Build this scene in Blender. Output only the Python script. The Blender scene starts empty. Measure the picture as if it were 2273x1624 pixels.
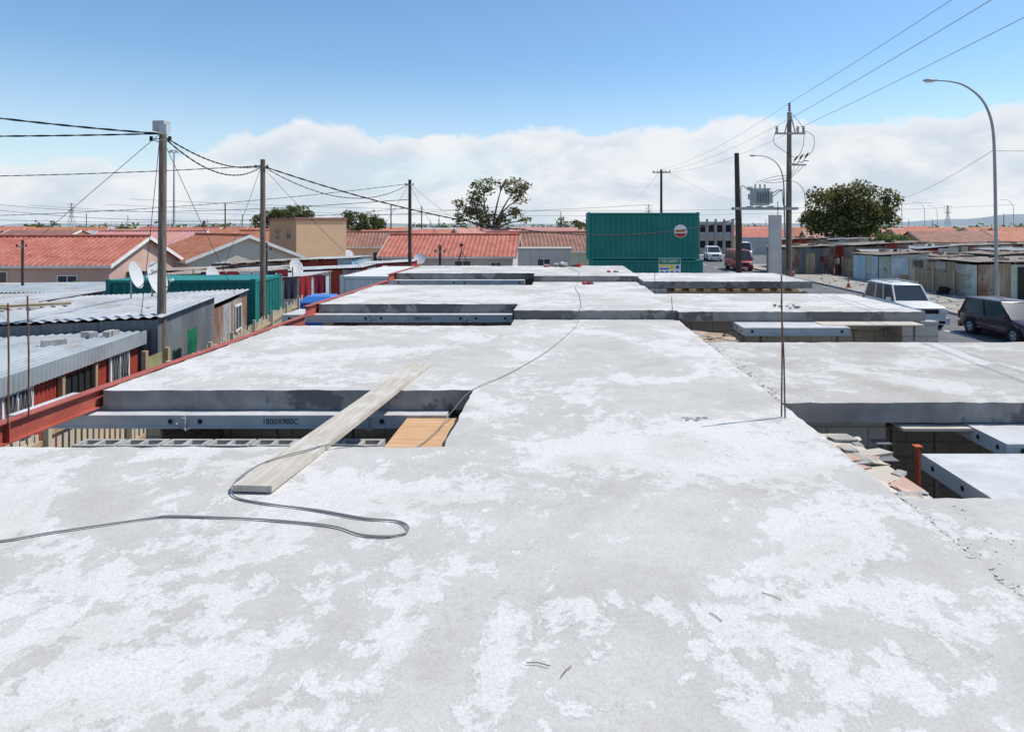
import bpy, math, random
from mathutils import Vector, Matrix, noise
random.seed(11)
SC = bpy.context.scene
COL = SC.collection
R = random.random
def U(a, b): return a + (b - a) * random.random()

# ---------------------------------------------------------------- materials
MATS = {}
def nodes_of(m):
    m.use_nodes = True
    return m.node_tree.nodes, m.node_tree.links
def mat(name, c, rough=0.8, metal=0.0, c2=None, scale=3.0, lo=0.4, hi=0.65, bump=0.0, bscale=30.0,
        spec=0.3, stretch=(1, 1, 1), c3=None, s3=1.0, lo3=0.55, hi3=0.7, leaf=False):
    if name in MATS: return MATS[name]
    m = bpy.data.materials.new(name); MATS[name] = m
    N, L = nodes_of(m)
    b = N['Principled BSDF']
    b.inputs['Roughness'].default_value = rough
    b.inputs['Metallic'].default_value = metal
    b.inputs['Specular IOR Level'].default_value = spec
    b.inputs['Base Color'].default_value = (*c, 1)
    tc = N.new('ShaderNodeTexCoord'); mp = N.new('ShaderNodeMapping')
    mp.inputs['Scale'].default_value = stretch
    L.new(tc.outputs['Object'], mp.inputs['Vector'])
    out = None
    if c2 is not None:
        n = N.new('ShaderNodeTexNoise'); n.inputs['Scale'].default_value = scale
        n.inputs['Detail'].default_value = 4; n.inputs['Roughness'].default_value = 0.62
        L.new(mp.outputs['Vector'], n.inputs['Vector'])
        mr = N.new('ShaderNodeMapRange'); mr.inputs['From Min'].default_value = lo; mr.inputs['From Max'].default_value = hi
        L.new(n.outputs['Fac'], mr.inputs['Value'])
        mx = N.new('ShaderNodeMixRGB'); mx.inputs['Color1'].default_value = (*c, 1); mx.inputs['Color2'].default_value = (*c2, 1)
        L.new(mr.outputs['Result'], mx.inputs['Fac']); out = mx.outputs['Color']
        if c3 is not None:
            n2 = N.new('ShaderNodeTexNoise'); n2.inputs['Scale'].default_value = s3
            n2.inputs['Detail'].default_value = 6; n2.inputs['Roughness'].default_value = 0.7
            L.new(tc.outputs['Object'], n2.inputs['Vector'])
            mr2 = N.new('ShaderNodeMapRange'); mr2.inputs['From Min'].default_value = lo3; mr2.inputs['From Max'].default_value = hi3
            L.new(n2.outputs['Fac'], mr2.inputs['Value'])
            mx2 = N.new('ShaderNodeMixRGB'); mx2.inputs['Color2'].default_value = (*c3, 1)
            L.new(out, mx2.inputs['Color1']); L.new(mr2.outputs['Result'], mx2.inputs['Fac']); out = mx2.outputs['Color']
        L.new(out, b.inputs['Base Color'])
    if leaf:
        tr = N.new('ShaderNodeBsdfTranslucent'); L.new(out, tr.inputs['Color'])
        mxs = N.new('ShaderNodeMixShader'); mxs.inputs[0].default_value = 0.42
        L.new(b.outputs[0], mxs.inputs[1]); L.new(tr.outputs[0], mxs.inputs[2]); L.new(mxs.outputs[0], N['Material Output'].inputs['Surface'])
    if bump > 0:
        nb = N.new('ShaderNodeTexNoise'); nb.inputs['Scale'].default_value = bscale; nb.inputs['Detail'].default_value = 4
        L.new(tc.outputs['Object'], nb.inputs['Vector'])
        bp = N.new('ShaderNodeBump'); bp.inputs['Strength'].default_value = bump; bp.inputs['Distance'].default_value = 0.02
        L.new(nb.outputs['Fac'], bp.inputs['Height']); L.new(bp.outputs['Normal'], b.inputs['Normal'])
    return m

def slab_mat(name, grey=(0.445, 0.428, 0.398), grey2=(0.525, 0.508, 0.478), white=(0.69, 0.68, 0.655), bias=0.0, grime=0.4):
    m = bpy.data.materials.new(name); N, L = nodes_of(m); b = N['Principled BSDF']
    b.inputs['Roughness'].default_value = 0.93; b.inputs['Specular IOR Level'].default_value = 0.12
    tc = N.new('ShaderNodeTexCoord')
    V = tc.outputs['Object']
    def nz(scale, det=6, ro=0.6, dist=0.0, st=None):
        n = N.new('ShaderNodeTexNoise'); n.inputs['Scale'].default_value = scale; n.inputs['Detail'].default_value = det
        n.inputs['Roughness'].default_value = ro; n.inputs['Distortion'].default_value = dist
        if st:
            mp = N.new('ShaderNodeMapping'); mp.inputs['Scale'].default_value = st; L.new(V, mp.inputs['Vector']); L.new(mp.outputs['Vector'], n.inputs['Vector'])
        else: L.new(V, n.inputs['Vector'])
        return n.outputs['Fac']
    def math_(op, a, c=None, d=None):
        k = N.new('ShaderNodeMath'); k.operation = op
        for i, q in enumerate((a, c, d)):
            if q is None: continue
            if isinstance(q, (int, float)): k.inputs[i].default_value = q
            else: L.new(q, k.inputs[i])
        return k.outputs[0]
    def mrange(v, lo, hi, a=0, z=1):
        k = N.new('ShaderNodeMapRange'); k.inputs['From Min'].default_value = lo; k.inputs['From Max'].default_value = hi
        k.inputs['To Min'].default_value = a; k.inputs['To Max'].default_value = z
        L.new(v, k.inputs['Value']); return k.outputs['Result']
    def mix(f, c1, c2, mode='MIX'):
        k = N.new('ShaderNodeMixRGB'); k.blend_type = mode
        for s, q in (('Fac', f), ('Color1', c1), ('Color2', c2)):
            if isinstance(q, (int, float)): k.inputs[s].default_value = q
            elif isinstance(q, tuple): k.inputs[s].default_value = (*q, 1)
            else: L.new(q, k.inputs[s])
        return k.outputs['Color']
    big = nz(0.85, 3, 0.5, 0.6)
    mid = nz(5.2, 10, 0.76, 0.25, (1.0, .8, 1))
    s = math_('ADD', math_('MULTIPLY', big, 0.58), math_('MULTIPLY', mid, 0.56))
    soft = mrange(s, 0.48 - bias, 0.66 - bias)          # broad dusting of laitance
    crisp = mrange(s, 0.574 - bias, 0.594 - bias)       # flaked skin with broken edge
    gcol = mix(mrange(nz(1.3, 5, .65, .5), 0.38, 0.62), grey, grey2)
    col = mix(math_('MULTIPLY', soft, 0.34), gcol, white)
    col = mix(math_('MULTIPLY', crisp, 0.62), col, white)
    # dark rim where the skin has lifted
    rim = math_('SUBTRACT', mrange(s, 0.560 - bias, 0.574 - bias), mrange(s, 0.574 - bias, 0.580 - bias))
    nd = N.new('ShaderNodeTexNoise'); nd.inputs['Scale'].default_value = 7; nd.inputs['Detail'].default_value = 4; L.new(V, nd.inputs['Vector'])
    col = mix(math_('MULTIPLY', rim, mrange(nd.outputs['Fac'], .48, .62, 0, .45)), col, (0.30, 0.285, 0.26))
    # flakes: voronoi cells with broken edges
    vo = N.new('ShaderNodeTexVoronoi'); vo.feature = 'DISTANCE_TO_EDGE'; vo.inputs['Scale'].default_value = 16
    ad = N.new('ShaderNodeVectorMath'); ad.operation = 'ADD'
    sc = N.new('ShaderNodeVectorMath'); sc.operation = 'SCALE'; sc.inputs['Scale'].default_value = 0.28; L.new(nd.outputs['Color'], sc.inputs[0])
    L.new(V, ad.inputs[0]); L.new(sc.outputs[0], ad.inputs[1]); L.new(ad.outputs[0], vo.inputs['Vector'])
    crack = mrange(vo.outputs['Distance'], 0.0, 0.07, 1, 0)
    reg = mrange(nz(1.5, 5, 0.7, 0.3), 0.50, 0.60)
    ck = math_('MULTIPLY', math_('MULTIPLY', crack, reg), mrange(nd.outputs['Fac'], .45, .6, 0, .5))
    col = mix(ck, col, (0.27, 0.26, 0.24))
    g = nz(85, 3, 0.8)
    col = mix(mrange(g, 0.38, 0.58, 0.34, 0.0), col, (0.30, 0.285, 0.26))
    g2 = nz(24, 4, 0.75)
    col = mix(mrange(g2, 0.57, 0.68, 0.0, 0.26), col, (0.32, 0.305, 0.28))
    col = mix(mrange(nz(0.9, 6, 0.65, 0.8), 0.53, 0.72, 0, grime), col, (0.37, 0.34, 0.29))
    L.new(col, b.inputs['Base Color'])
    h = math_('ADD', math_('MULTIPLY', crisp, 0.22), math_('MULTIPLY', g, 0.35))
    bp = N.new('ShaderNodeBump'); bp.inputs['Strength'].default_value = 0.5; bp.inputs['Distance'].default_value = 0.009
    L.new(h, bp.inputs['Height']); L.new(bp.outputs['Normal'], b.inputs['Normal'])
    return m

def block_mat(name, c, c2, mortar, bw=0.4, bh=0.2):
    m = bpy.data.materials.new(name); N, L = nodes_of(m); b = N['Principled BSDF']
    b.inputs['Roughness'].default_value = 0.9
    tc = N.new('ShaderNodeTexCoord'); sx = N.new('ShaderNodeSeparateXYZ'); L.new(tc.outputs['Object'], sx.inputs[0])
    a = N.new('ShaderNodeMath'); a.operation = 'ADD'; L.new(sx.outputs['X'], a.inputs[0]); L.new(sx.outputs['Y'], a.inputs[1])
    cb = N.new('ShaderNodeCombineXYZ'); L.new(a.outputs[0], cb.inputs['X']); L.new(sx.outputs['Z'], cb.inputs['Y'])
    br = N.new('ShaderNodeTexBrick'); L.new(cb.outputs[0], br.inputs['Vector']); br.inputs['Scale'].default_value = 1
    br.inputs['Brick Width'].default_value = bw; br.inputs['Row Height'].default_value = bh; br.inputs['Mortar Size'].default_value = 0.012
    br.inputs['Color1'].default_value = (*c, 1); br.inputs['Color2'].default_value = (*c2, 1); br.inputs['Mortar'].default_value = (*mortar, 1)
    L.new(br.outputs['Color'], b.inputs['Base Color'])
    bp = N.new('ShaderNodeBump'); bp.inputs['Strength'].default_value = 0.5; bp.inputs['Distance'].default_value = 0.01; bp.invert = True
    L.new(br.outputs['Fac'], bp.inputs['Height']); L.new(bp.outputs['Normal'], b.inputs['Normal'])
    return m

M_SLAB = slab_mat('concrete_top')
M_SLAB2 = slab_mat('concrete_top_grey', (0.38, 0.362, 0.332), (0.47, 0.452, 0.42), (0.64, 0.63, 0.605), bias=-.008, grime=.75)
M_SIDE = mat('concrete_side', (0.235, 0.228, 0.215), 0.9, c2=(0.33, 0.322, 0.305), scale=3, bump=0.6, bscale=25, c3=(0.14, 0.135, 0.13), s3=0.6, lo3=0.5, hi3=0.53)  # base darkened to paint in shade on slab faces; darkest patches are wet concrete
M_BLOCK = block_mat('block_wall', (0.38, 0.37, 0.35), (0.44, 0.43, 0.41), (0.28, 0.27, 0.25))
M_BLOCKP = mat('concrete_block', (0.34, 0.33, 0.305), 0.95, c2=(0.44, 0.43, 0.40), scale=6, bump=0.6, bscale=40)
M_MORT = mat('mortar', (0.44, 0.425, 0.40), 0.95, c2=(0.56, 0.545, 0.52), scale=9, bump=0.6, bscale=60)
M_SAND = mat('sand', (0.36, 0.31, 0.24), 0.95, c2=(0.45, 0.40, 0.32), scale=0.5, bump=0.4, bscale=5, c3=(0.2, 0.2, 0.11), s3=0.05, lo3=0.5, hi3=0.6)
M_ASPH = mat('asphalt', (0.12, 0.12, 0.125), 0.9, c2=(0.165, 0.165, 0.165), scale=0.6, bump=0.2, bscale=40)
M_PAVE = mat('pavement_gravel', (0.27, 0.25, 0.22), 0.95, c2=(0.38, 0.35, 0.30), scale=0.8, bump=0.3, bscale=15)
M_KERB = mat('kerb_concrete', (0.38, 0.37, 0.35), 0.9, c2=(0.3, 0.29, 0.27), scale=4)
M_LINE = mat('road_paint', (0.7, 0.7, 0.68), 0.7, c2=(0.3, 0.3, 0.3), scale=4, lo=0.5, hi=0.7)
M_RED = mat('red_oxide_steel', (0.34, 0.075, 0.052), 0.55, c2=(0.42, 0.11, 0.08), scale=3, c3=(0.42, 0.24, 0.18), s3=5, lo3=0.62, hi3=0.75, spec=0.4)
M_PANEL = mat('formwork_steel', (0.48, 0.482, 0.475), 0.6, c2=(0.58, 0.582, 0.575), scale=3, c3=(0.38, 0.37, 0.35), s3=4, lo3=0.55, hi3=0.72)
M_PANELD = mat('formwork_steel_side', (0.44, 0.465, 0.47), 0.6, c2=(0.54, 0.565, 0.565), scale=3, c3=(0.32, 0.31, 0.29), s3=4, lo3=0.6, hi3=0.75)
M_PLY = mat('plywood', (0.50, 0.29, 0.15), 0.8, c2=(0.60, 0.40, 0.24), scale=2, stretch=(1, 8, 1))
M_PLYG = mat('plywood_dusty', (0.50, 0.44, 0.36), 0.9, c2=(0.58, 0.52, 0.45), scale=3)
M_PLANK = mat('plank_wood', (0.42, 0.375, 0.31), 0.85, c2=(0.55, 0.50, 0.43), scale=2.5, stretch=(9, 0.8, 1), c3=(0.58, 0.555, 0.52), s3=2, lo3=0.5, hi3=0.65, bump=0.2)
M_TIMB = mat('timber', (0.34, 0.25, 0.15), 0.85, c2=(0.46, 0.36, 0.24), scale=3, stretch=(1, 1, 0.3))
M_FENCE = mat('fence_slat', (0.54, 0.47, 0.33), 0.85, c2=(0.46, 0.43, 0.36), scale=2, stretch=(2, 2, 0.4))
M_POLE = mat('pole_wood', (0.13, 0.10, 0.08), 0.85, c2=(0.24, 0.20, 0.165), scale=5, stretch=(6, 6, 0.4), bump=0.4, bscale=12)
M_POLED = mat('pole_creosote', (0.045, 0.035, 0.032), 0.85, c2=(0.09, 0.07, 0.06), scale=5, stretch=(6, 6, 0.4))
M_WIRE = mat('black_cable', (0.025, 0.025, 0.028), 0.6)
M_CABLE = mat('grey_cable', (0.20, 0.20, 0.20), 0.6)
M_ALU = mat('aluminium_wire', (0.28, 0.29, 0.30), 0.5, metal=0.3)
M_GALV = mat('galvanised', (0.42, 0.43, 0.44), 0.5, c2=(0.34, 0.355, 0.36), scale=2)
M_LAMP = mat('lamp_post_paint', (0.28, 0.31, 0.33), 0.5, c2=(0.35, 0.38, 0.40), scale=1)
M_DARK = mat('dark_opening', (0.02, 0.02, 0.022), 0.7)
M_BLACK = mat('black_rubber', (0.02, 0.02, 0.02), 0.8)
M_WHITE = mat('white_paint', (0.76, 0.76, 0.74), 0.6, c2=(0.68, 0.67, 0.64), scale=2)
M_GLASS = mat('window_glass', (0.04, 0.05, 0.06), 0.12, spec=0.6)
M_ROOFG = mat('zinc_roof', (0.38, 0.39, 0.395), 0.5, metal=0.1, c2=(0.50, 0.505, 0.505), scale=0.8, c3=(0.31, 0.275, 0.24), s3=0.9, lo3=0.52, hi3=0.68, stretch=(1, .4, 1))
M_ROOFB = mat('zinc_roof_bluish', (0.30, 0.335, 0.355), 0.5, metal=0.1, c2=(0.40, 0.43, 0.44), scale=0.9, c3=(0.27, 0.255, 0.235), s3=1.3, lo3=0.52, hi3=0.68, stretch=(1, .4, 1))
M_ZDARK = mat('zinc_dark', (0.12, 0.13, 0.14), 0.5, c2=(0.19, 0.205, 0.215), scale=1.2, stretch=(1, 1, 0.3))
M_ZMID = mat('zinc_mid', (0.32, 0.33, 0.335), 0.5, c2=(0.46, 0.465, 0.46), scale=1.2, c3=(0.24, 0.13, 0.08), s3=1.1, lo3=0.52, hi3=0.64)
M_ZMID2 = mat('zinc_pale', (0.52, 0.52, 0.51), 0.5, c2=(0.62, 0.62, 0.60), scale=1.2, c3=(0.30, 0.20, 0.13), s3=1.4, lo3=0.54, hi3=0.66)
M_RUST = mat('rusty_zinc', (0.24, 0.125, 0.08), 0.8, c2=(0.40, 0.36, 0.32), scale=1.4, stretch=(1, 1, 0.5), c3=(0.14, 0.07, 0.045), s3=3)
M_RUSTR = mat('rusty_roof', (0.24, 0.185, 0.145), 0.8, c2=(0.42, 0.385, 0.34), scale=0.9, c3=(0.16, 0.095, 0.065), s3=2)
M_BOARD = mat('weathered_board', (0.24, 0.185, 0.13), 0.85, c2=(0.38, 0.325, 0.26), scale=2, stretch=(3, 3, .3))
M_SHRED = mat('red_sheet_wall', (0.32, 0.045, 0.03), 0.6, c2=(0.38, 0.07, 0.05), scale=1.5)
M_TEAL = mat('teal_paint', (0.012, 0.19, 0.17), 0.55, c2=(0.025, 0.23, 0.21), scale=0.8, c3=(0.04, 0.15, 0.13), s3=2.5, lo3=0.6, hi3=0.75, spec=0.3)
M_TEALD = mat('teal_paint_recess', (0.012, 0.16, 0.147), 0.6, c2=(0.02, 0.195, 0.18), scale=0.8, c3=(0.05, 0.13, 0.11), s3=1.6, lo3=0.6, hi3=0.8)
M_PGRN = mat('pale_green_sheet', (0.36, 0.45, 0.39), 0.7, c2=(0.54, 0.58, 0.54), scale=0.9, c3=(0.24, 0.14, 0.09), s3=1.6, lo3=0.57, hi3=0.66)
M_PBLU = mat('pale_blue_sheet', (0.30, 0.50, 0.62), 0.6, c2=(0.58, 0.63, 0.66), scale=1.0, c3=(0.30, 0.20, 0.15), s3=2.0, lo3=0.57, hi3=0.65)
M_TILE = mat('red_roof_tile', (0.42, 0.13, 0.09), 0.8, c2=(0.52, 0.20, 0.145), scale=1.6, c3=(0.30, 0.11, 0.08), s3=6, lo3=0.5, hi3=0.75)
M_TILE2 = mat('orange_roof_tile', (0.38, 0.14, 0.08), 0.8, c2=(0.47, 0.21, 0.125), scale=1.6, c3=(0.27, 0.12, 0.08), s3=6, lo3=0.5, hi3=0.75)
M_TILE3 = mat('brown_roof_tile', (0.24, 0.12, 0.085), 0.8, c2=(0.32, 0.17, 0.13), scale=1.6)
M_TILE4 = mat('pink_roof_tile', (0.50, 0.23, 0.20), 0.8, c2=(0.55, 0.30, 0.26), scale=1.6)
M_WPINK = mat('pink_plaster', (0.50, 0.34, 0.28), 0.9, c2=(0.55, 0.39, 0.33), scale=1)
M_WCREAM = mat('cream_plaster', (0.58, 0.55, 0.45), 0.9, c2=(0.64, 0.61, 0.52), scale=1)
M_WTAN = mat('tan_plaster', (0.68, 0.45, 0.28), 0.9, c2=(0.72, 0.49, 0.32), scale=1)
M_WTAN2 = mat('tan_dark', (0.42, 0.26, 0.16), 0.9, c2=(0.48, 0.31, 0.2), scale=3)  # darker tan; also carries the shade on the flat-roofed house
M_WGREY = mat('grey_plaster', (0.48, 0.47, 0.45), 0.9, c2=(0.56, 0.55, 0.52), scale=1)
M_WGREEN = mat('green_plaster', (0.38, 0.45, 0.36), 0.9, c2=(0.44, 0.49, 0.40), scale=1)
M_DISH = mat('dish_paint', (0.55, 0.56, 0.57), 0.5)
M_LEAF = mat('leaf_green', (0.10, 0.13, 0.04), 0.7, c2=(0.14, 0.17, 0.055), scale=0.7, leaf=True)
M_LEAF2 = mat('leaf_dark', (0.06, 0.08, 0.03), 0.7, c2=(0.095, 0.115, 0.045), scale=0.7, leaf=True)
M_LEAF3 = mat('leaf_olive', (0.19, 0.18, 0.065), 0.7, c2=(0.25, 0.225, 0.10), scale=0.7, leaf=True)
M_LEAFB = mat('leaf_bright', (0.08, 0.16, 0.04), 0.7, c2=(0.12, 0.20, 0.055), scale=0.7, leaf=True)
M_BARK = mat('bark', (0.13, 0.10, 0.075), 0.9, c2=(0.22, 0.18, 0.14), scale=3)
M_BLUE = mat('blue_plastic', (0.015, 0.10, 0.42), 0.45, c2=(0.02, 0.13, 0.48), scale=1)
M_ORNG = mat('orange_paint', (0.50, 0.11, 0.04), 0.6, c2=(0.40, 0.10, 0.05), scale=3)
M_PORC = mat('porcelain', (0.10, 0.05, 0.04), 0.3)
M_TRAFO = mat('transformer_grey', (0.40, 0.46, 0.47), 0.5, c2=(0.46, 0.51, 0.52), scale=2)
M_TXT = mat('stencil_ink', (0.03, 0.03, 0.035), 0.7)
M_STEELR = mat('rebar_rust', (0.13, 0.07, 0.05), 0.8, c2=(0.2, 0.12, 0.08), scale=10)

# ---------------------------------------------------------------- geometry helpers
class P:
    def __init__(s): s.v = []; s.f = []; s.m = []; s.mats = []; s.sm = []
    def add(s, vs, fs, m, smooth=False):
        if m not in s.mats: s.mats.append(m)
        k = s.mats.index(m); o = len(s.v)
        s.v.extend([tuple(q) for q in vs])
        for f in fs:
            s.f.append(tuple(i + o for i in f)); s.m.append(k); s.sm.append(smooth)
        return s
    def box(s, c, d, m, rz=0.0, rot=None):
        hx, hy, hz = d[0] / 2, d[1] / 2, d[2] / 2
        vs = [Vector((x, y, z)) for z in (-hz, hz) for x, y in ((-hx, -hy), (hx, -hy), (hx, hy), (-hx, hy))]
        M = rot.to_matrix() if rot is not None and hasattr(rot, 'to_matrix') else (rot if rot is not None else Matrix.Rotation(rz, 3, 'Z'))
        c = Vector(c)
        vs = [M @ q + c for q in vs]
        return s.add(vs, [(3, 2, 1, 0), (4, 5, 6, 7), (0, 1, 5, 4), (1, 2, 6, 5), (2, 3, 7, 6), (3, 0, 4, 7)], m)
    def bx(s, x0, x1, y0, y1, z0, z1, m):
        return s.box(((x0 + x1) / 2, (y0 + y1) / 2, (z0 + z1) / 2), (abs(x1 - x0), abs(y1 - y0), abs(z1 - z0)), m)
    def tube(s, pts, r, m, n=6, caps=True, smooth=True):
        pts = [Vector(p) for p in pts]; rs = r if isinstance(r, (list, tuple)) else [r] * len(pts)
        vs = []; fs = []
        prev = None
        for i, p in enumerate(pts):
            d = (pts[min(i + 1, len(pts) - 1)] - pts[max(i - 1, 0)])
            if d.length < 1e-9: d = Vector((0, 0, 1))
            d.normalize()
            if prev is None:
                a = Vector((0, 0, 1)) if abs(d.z) < 0.9 else Vector((1, 0, 0))
                u = d.cross(a).normalized()
            else:
                u = (prev - d * prev.dot(d))
                u = u.normalized() if u.length > 1e-6 else d.orthogonal().normalized()
            prev = u; w = d.cross(u)
            for k in range(n):
                t = 2 * math.pi * k / n
                vs.append(p + (u * math.cos(t) + w * math.sin(t)) * rs[i])
        for i in range(len(pts) - 1):
            for k in range(n):
                fs.append((i * n + k, i * n + (k + 1) % n, (i + 1) * n + (k + 1) % n, (i + 1) * n + k))
        s.add(vs, fs, m, smooth)
        if caps:
            s.add([vs[k] for k in range(n)], [tuple(reversed(range(n)))], m)
            s.add([vs[-n + k] for k in range(n)], [tuple(range(n))], m)
        return s
    def cyl(s, a, b, r, m, r2=None, n=12): return s.tube([a, b], [r, r if r2 is None else r2], m, n)
    def sheet(s, o, u, v, su, tv, f, m, smooth=False):
        o, u, v = Vector(o), Vector(u), Vector(v); nn = u.cross(v).normalized()
        vs = [o + u * a + v * b + nn * f(a, b) for b in tv for a in su]
        k = len(su); fs = [(j * k + i, j * k + i + 1, (j + 1) * k + i + 1, (j + 1) * k + i) for j in range(len(tv) - 1) for i in range(k - 1)]
        return s.add(vs, fs, m, smooth)
    def corr(s, o, u, v, m, pitch=0.15, amp=0.018, kind='sin'):
        """corrugated sheet; ridges run along v"""
        L = Vector(u).length
        if kind == 'sin':
            n = max(8, int(L / pitch * 6)); su = [i / n for i in range(n + 1)]
            return s.sheet(o, u, v, su, [0, 1], lambda a, b: amp * math.sin(a * L / pitch * 2 * math.pi), m, True)
        n = max(2, int(round(L / pitch))); su = []; hs = {}
        for i in range(n):
            for q, h in ((0.0, 0), (0.28, 0), (0.40, 1), (0.84, 1), (0.96, 0)):
                t = (i + q) / n; su.append(t); hs[t] = h * amp
        su.append(1.0); hs[1.0] = 0
        return s.sheet(o, u, v, su, [0, 1], lambda a, b: hs[a], m)
    def slabgrid(s, rects, z, t, mt, ms, res=0.10, jit=0.015):
        def br(k):
            c = sorted(set([r[k] for r in rects] + [r[k + 1] for r in rects])); o = []
            for a, b in zip(c, c[1:]):
                n = max(1, int(math.ceil((b - a) / res))); o += [a + (b - a) * i / n for i in range(n)]
            return o + [c[-1]]
        xs, ys = br(0), br(2)
        def ins(i, j):
            if i < 0 or j < 0 or i >= len(xs) - 1 or j >= len(ys) - 1: return False
            x = (xs[i] + xs[i + 1]) / 2; y = (ys[j] + ys[j + 1]) / 2
            return any(r[0] < x < r[1] and r[2] < y < r[3] for r in rects)
        I = [[ins(i, j) for j in range(len(ys))] for i in range(len(xs))]
        def pt(i, j, top):
            x, y = xs[i], ys[j]
            bd = not (ins(i, j) and ins(i - 1, j) and ins(i, j - 1) and ins(i - 1, j - 1))
            q = Vector((x * 2.1, y * 2.1, z * 7)); q2 = Vector((x * 9.3, y * 9.3, z * 3))
            zz = z + noise.noise(Vector((x * 0.8, y * 0.8, z))) * 0.006 if top else z - t
            if bd:
                x += noise.noise(q) * jit + noise.noise(q2) * jit * 0.9
                y += noise.noise(q + Vector((9, 4, 2))) * jit + noise.noise(q2 + Vector((5, 1, 7))) * jit * 0.9
                if top: zz += -0.004 + noise.noise(q2 * 1.7) * 0.010
            return (x, y, zz)
        vt, ft, vb, fb, ids, idb = [], [], [], [], {}, {}
        for i in range(len(xs) - 1):
            for j in range(len(ys) - 1):
                if not I[i][j]: continue
                f = []
                for a, b in ((i, j), (i + 1, j), (i + 1, j + 1), (i, j + 1)):
                    if (a, b) not in ids: ids[(a, b)] = len(vt); vt.append(pt(a, b, True)); vb.append(pt(a, b, False))
                    f.append(ids[(a, b)])
                ft.append(tuple(f)); fb.append(tuple(reversed(f)))
                for (di, dj, a, b) in ((-1, 0, (i, j + 1), (i, j)), (1, 0, (i + 1, j), (i + 1, j + 1)), (0, -1, (i, j), (i + 1, j)), (0, 1, (i + 1, j + 1), (i, j + 1))):
                    if not ins(i + di, j + dj):
                        s.add([pt(*a, False), pt(*b, False), pt(*b, True), pt(*a, True)], [(0, 1, 2, 3)], ms)
        s.add(vt, ft, mt, True); s.add(vb, fb, ms)
        return s

def mkmesh(name, p):
    me = bpy.data.meshes.new(name); me.from_pydata(p.v, [], p.f)
    for m in p.mats: me.materials.append(m)
    me.polygons.foreach_set('material_index', p.m); me.polygons.foreach_set('use_smooth', p.sm)
    me.update(); ob = bpy.data.objects.new(name, me); COL.objects.link(ob); return ob

class Obj:
    def __init__(s, name, loc=(0, 0, 0), rz=0.0, rot=None):
        s.name = name; s.loc = loc; s.rot = rot if rot else (0, 0, rz); s.parts = {}; s.txt = []
    def p(s, k='body'):
        if k not in s.parts: s.parts[k] = P()
        return s.parts[k]
    def text(s, body, loc, size, m, rot=(math.pi / 2, 0, 0), bold=0.0, sx=1.0):
        s.txt.append((body, loc, size, m, rot, bold, sx))
    def done(s):
        if len(s.parts) == 1 and not s.txt:
            ob = mkmesh(s.name, list(s.parts.values())[0]); ob.location = s.loc; ob.rotation_euler = s.rot; return ob
        e = bpy.data.objects.new(s.name, None); e.empty_display_size = 0.3; COL.objects.link(e); e.location = s.loc; e.rotation_euler = s.rot
        for k, p in s.parts.items():
            ob = mkmesh(k, p); ob.parent = e
        for body, loc, size, m, rot, bold, sx in s.txt:
            cu = bpy.data.curves.new('lettering', 'FONT'); cu.body = body; cu.size = size; cu.align_x = 'CENTER'; cu.align_y = 'CENTER'
            cu.extrude = 0.001; cu.offset = bold; cu.space_character = 1.08
            cu.materials.append(m); ob = bpy.data.objects.new('lettering', cu); COL.objects.link(ob)
            ob.location = loc; ob.rotation_euler = rot; ob.scale = (sx, 1, 1); ob.parent = e
        return e

def sag(a, b, d, n=20):
    a, b = Vector(a), Vector(b)
    return [a.lerp(b, i / n) - Vector((0, 0, 4 * d * (i / n) * (1 - i / n))) for i in range(n + 1)]

def smooth_path(pts, n=6):
    pts = [Vector(p) for p in pts]; out = []
    for i in range(len(pts) - 1):
        p0 = pts[max(i - 1, 0)]; p1 = pts[i]; p2 = pts[i + 1]; p3 = pts[min(i + 2, len(pts) - 1)]
        for k in range(n):
            t = k / n
            out.append(0.5 * ((2 * p1) + (p2 - p0) * t + (2 * p0 - 5 * p1 + 4 * p2 - p3) * t * t + (3 * p1 - p0 - 3 * p2 + p3) * t ** 3))
    out.append(pts[-1]); return out

EYE = 4.35
ZA, ZB, ZC = 2.70, 2.86, 3.015
XL, XR = -4.6, 2.05

# ---------------------------------------------------------------- ground, roads
o = Obj('ground'); o.p().bx(-3000, 3000, -200, 5000, -1.0, 0.0, M_SAND); o.done()
o = Obj('road')
o.p().add([(12.6, -60, 0.02), (19, -60, 0.02), (19, 400, 0.02), (12.6, 400, 0.02)], [(0, 1, 2, 3)], M_ASPH)
o.p().add([(19, 76, 0.02), (19, 98, 0.02), (160, 130, 0.02), (160, 108, 0.02)], [(3, 2, 1, 0)], M_ASPH)
for i in range(40):
    y = -40 + i * 6
    o.p('centre_line').add([(15.74, y, 0.03), (15.86, y, 0.03), (15.86, y + 2.4, 0.03), (15.74, y + 2.4, 0.03)], [(0, 1, 2, 3)], M_LINE)
o.done()
o = Obj('pavement')
o.p().bx(19.15, 24, -60, 75, 0.002, 0.11, M_PAVE)
o.p('kerb').bx(19.0, 19.15, -60, 75, 0.0, 0.14, M_KERB)
o.p('kerb').bx(12.45, 12.6, -60, 75, 0.0, 0.14, M_KERB)
o.p().bx(9.5, 12.45, -60, 75, 0.002, 0.11, M_PAVE)
o.done()

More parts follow.
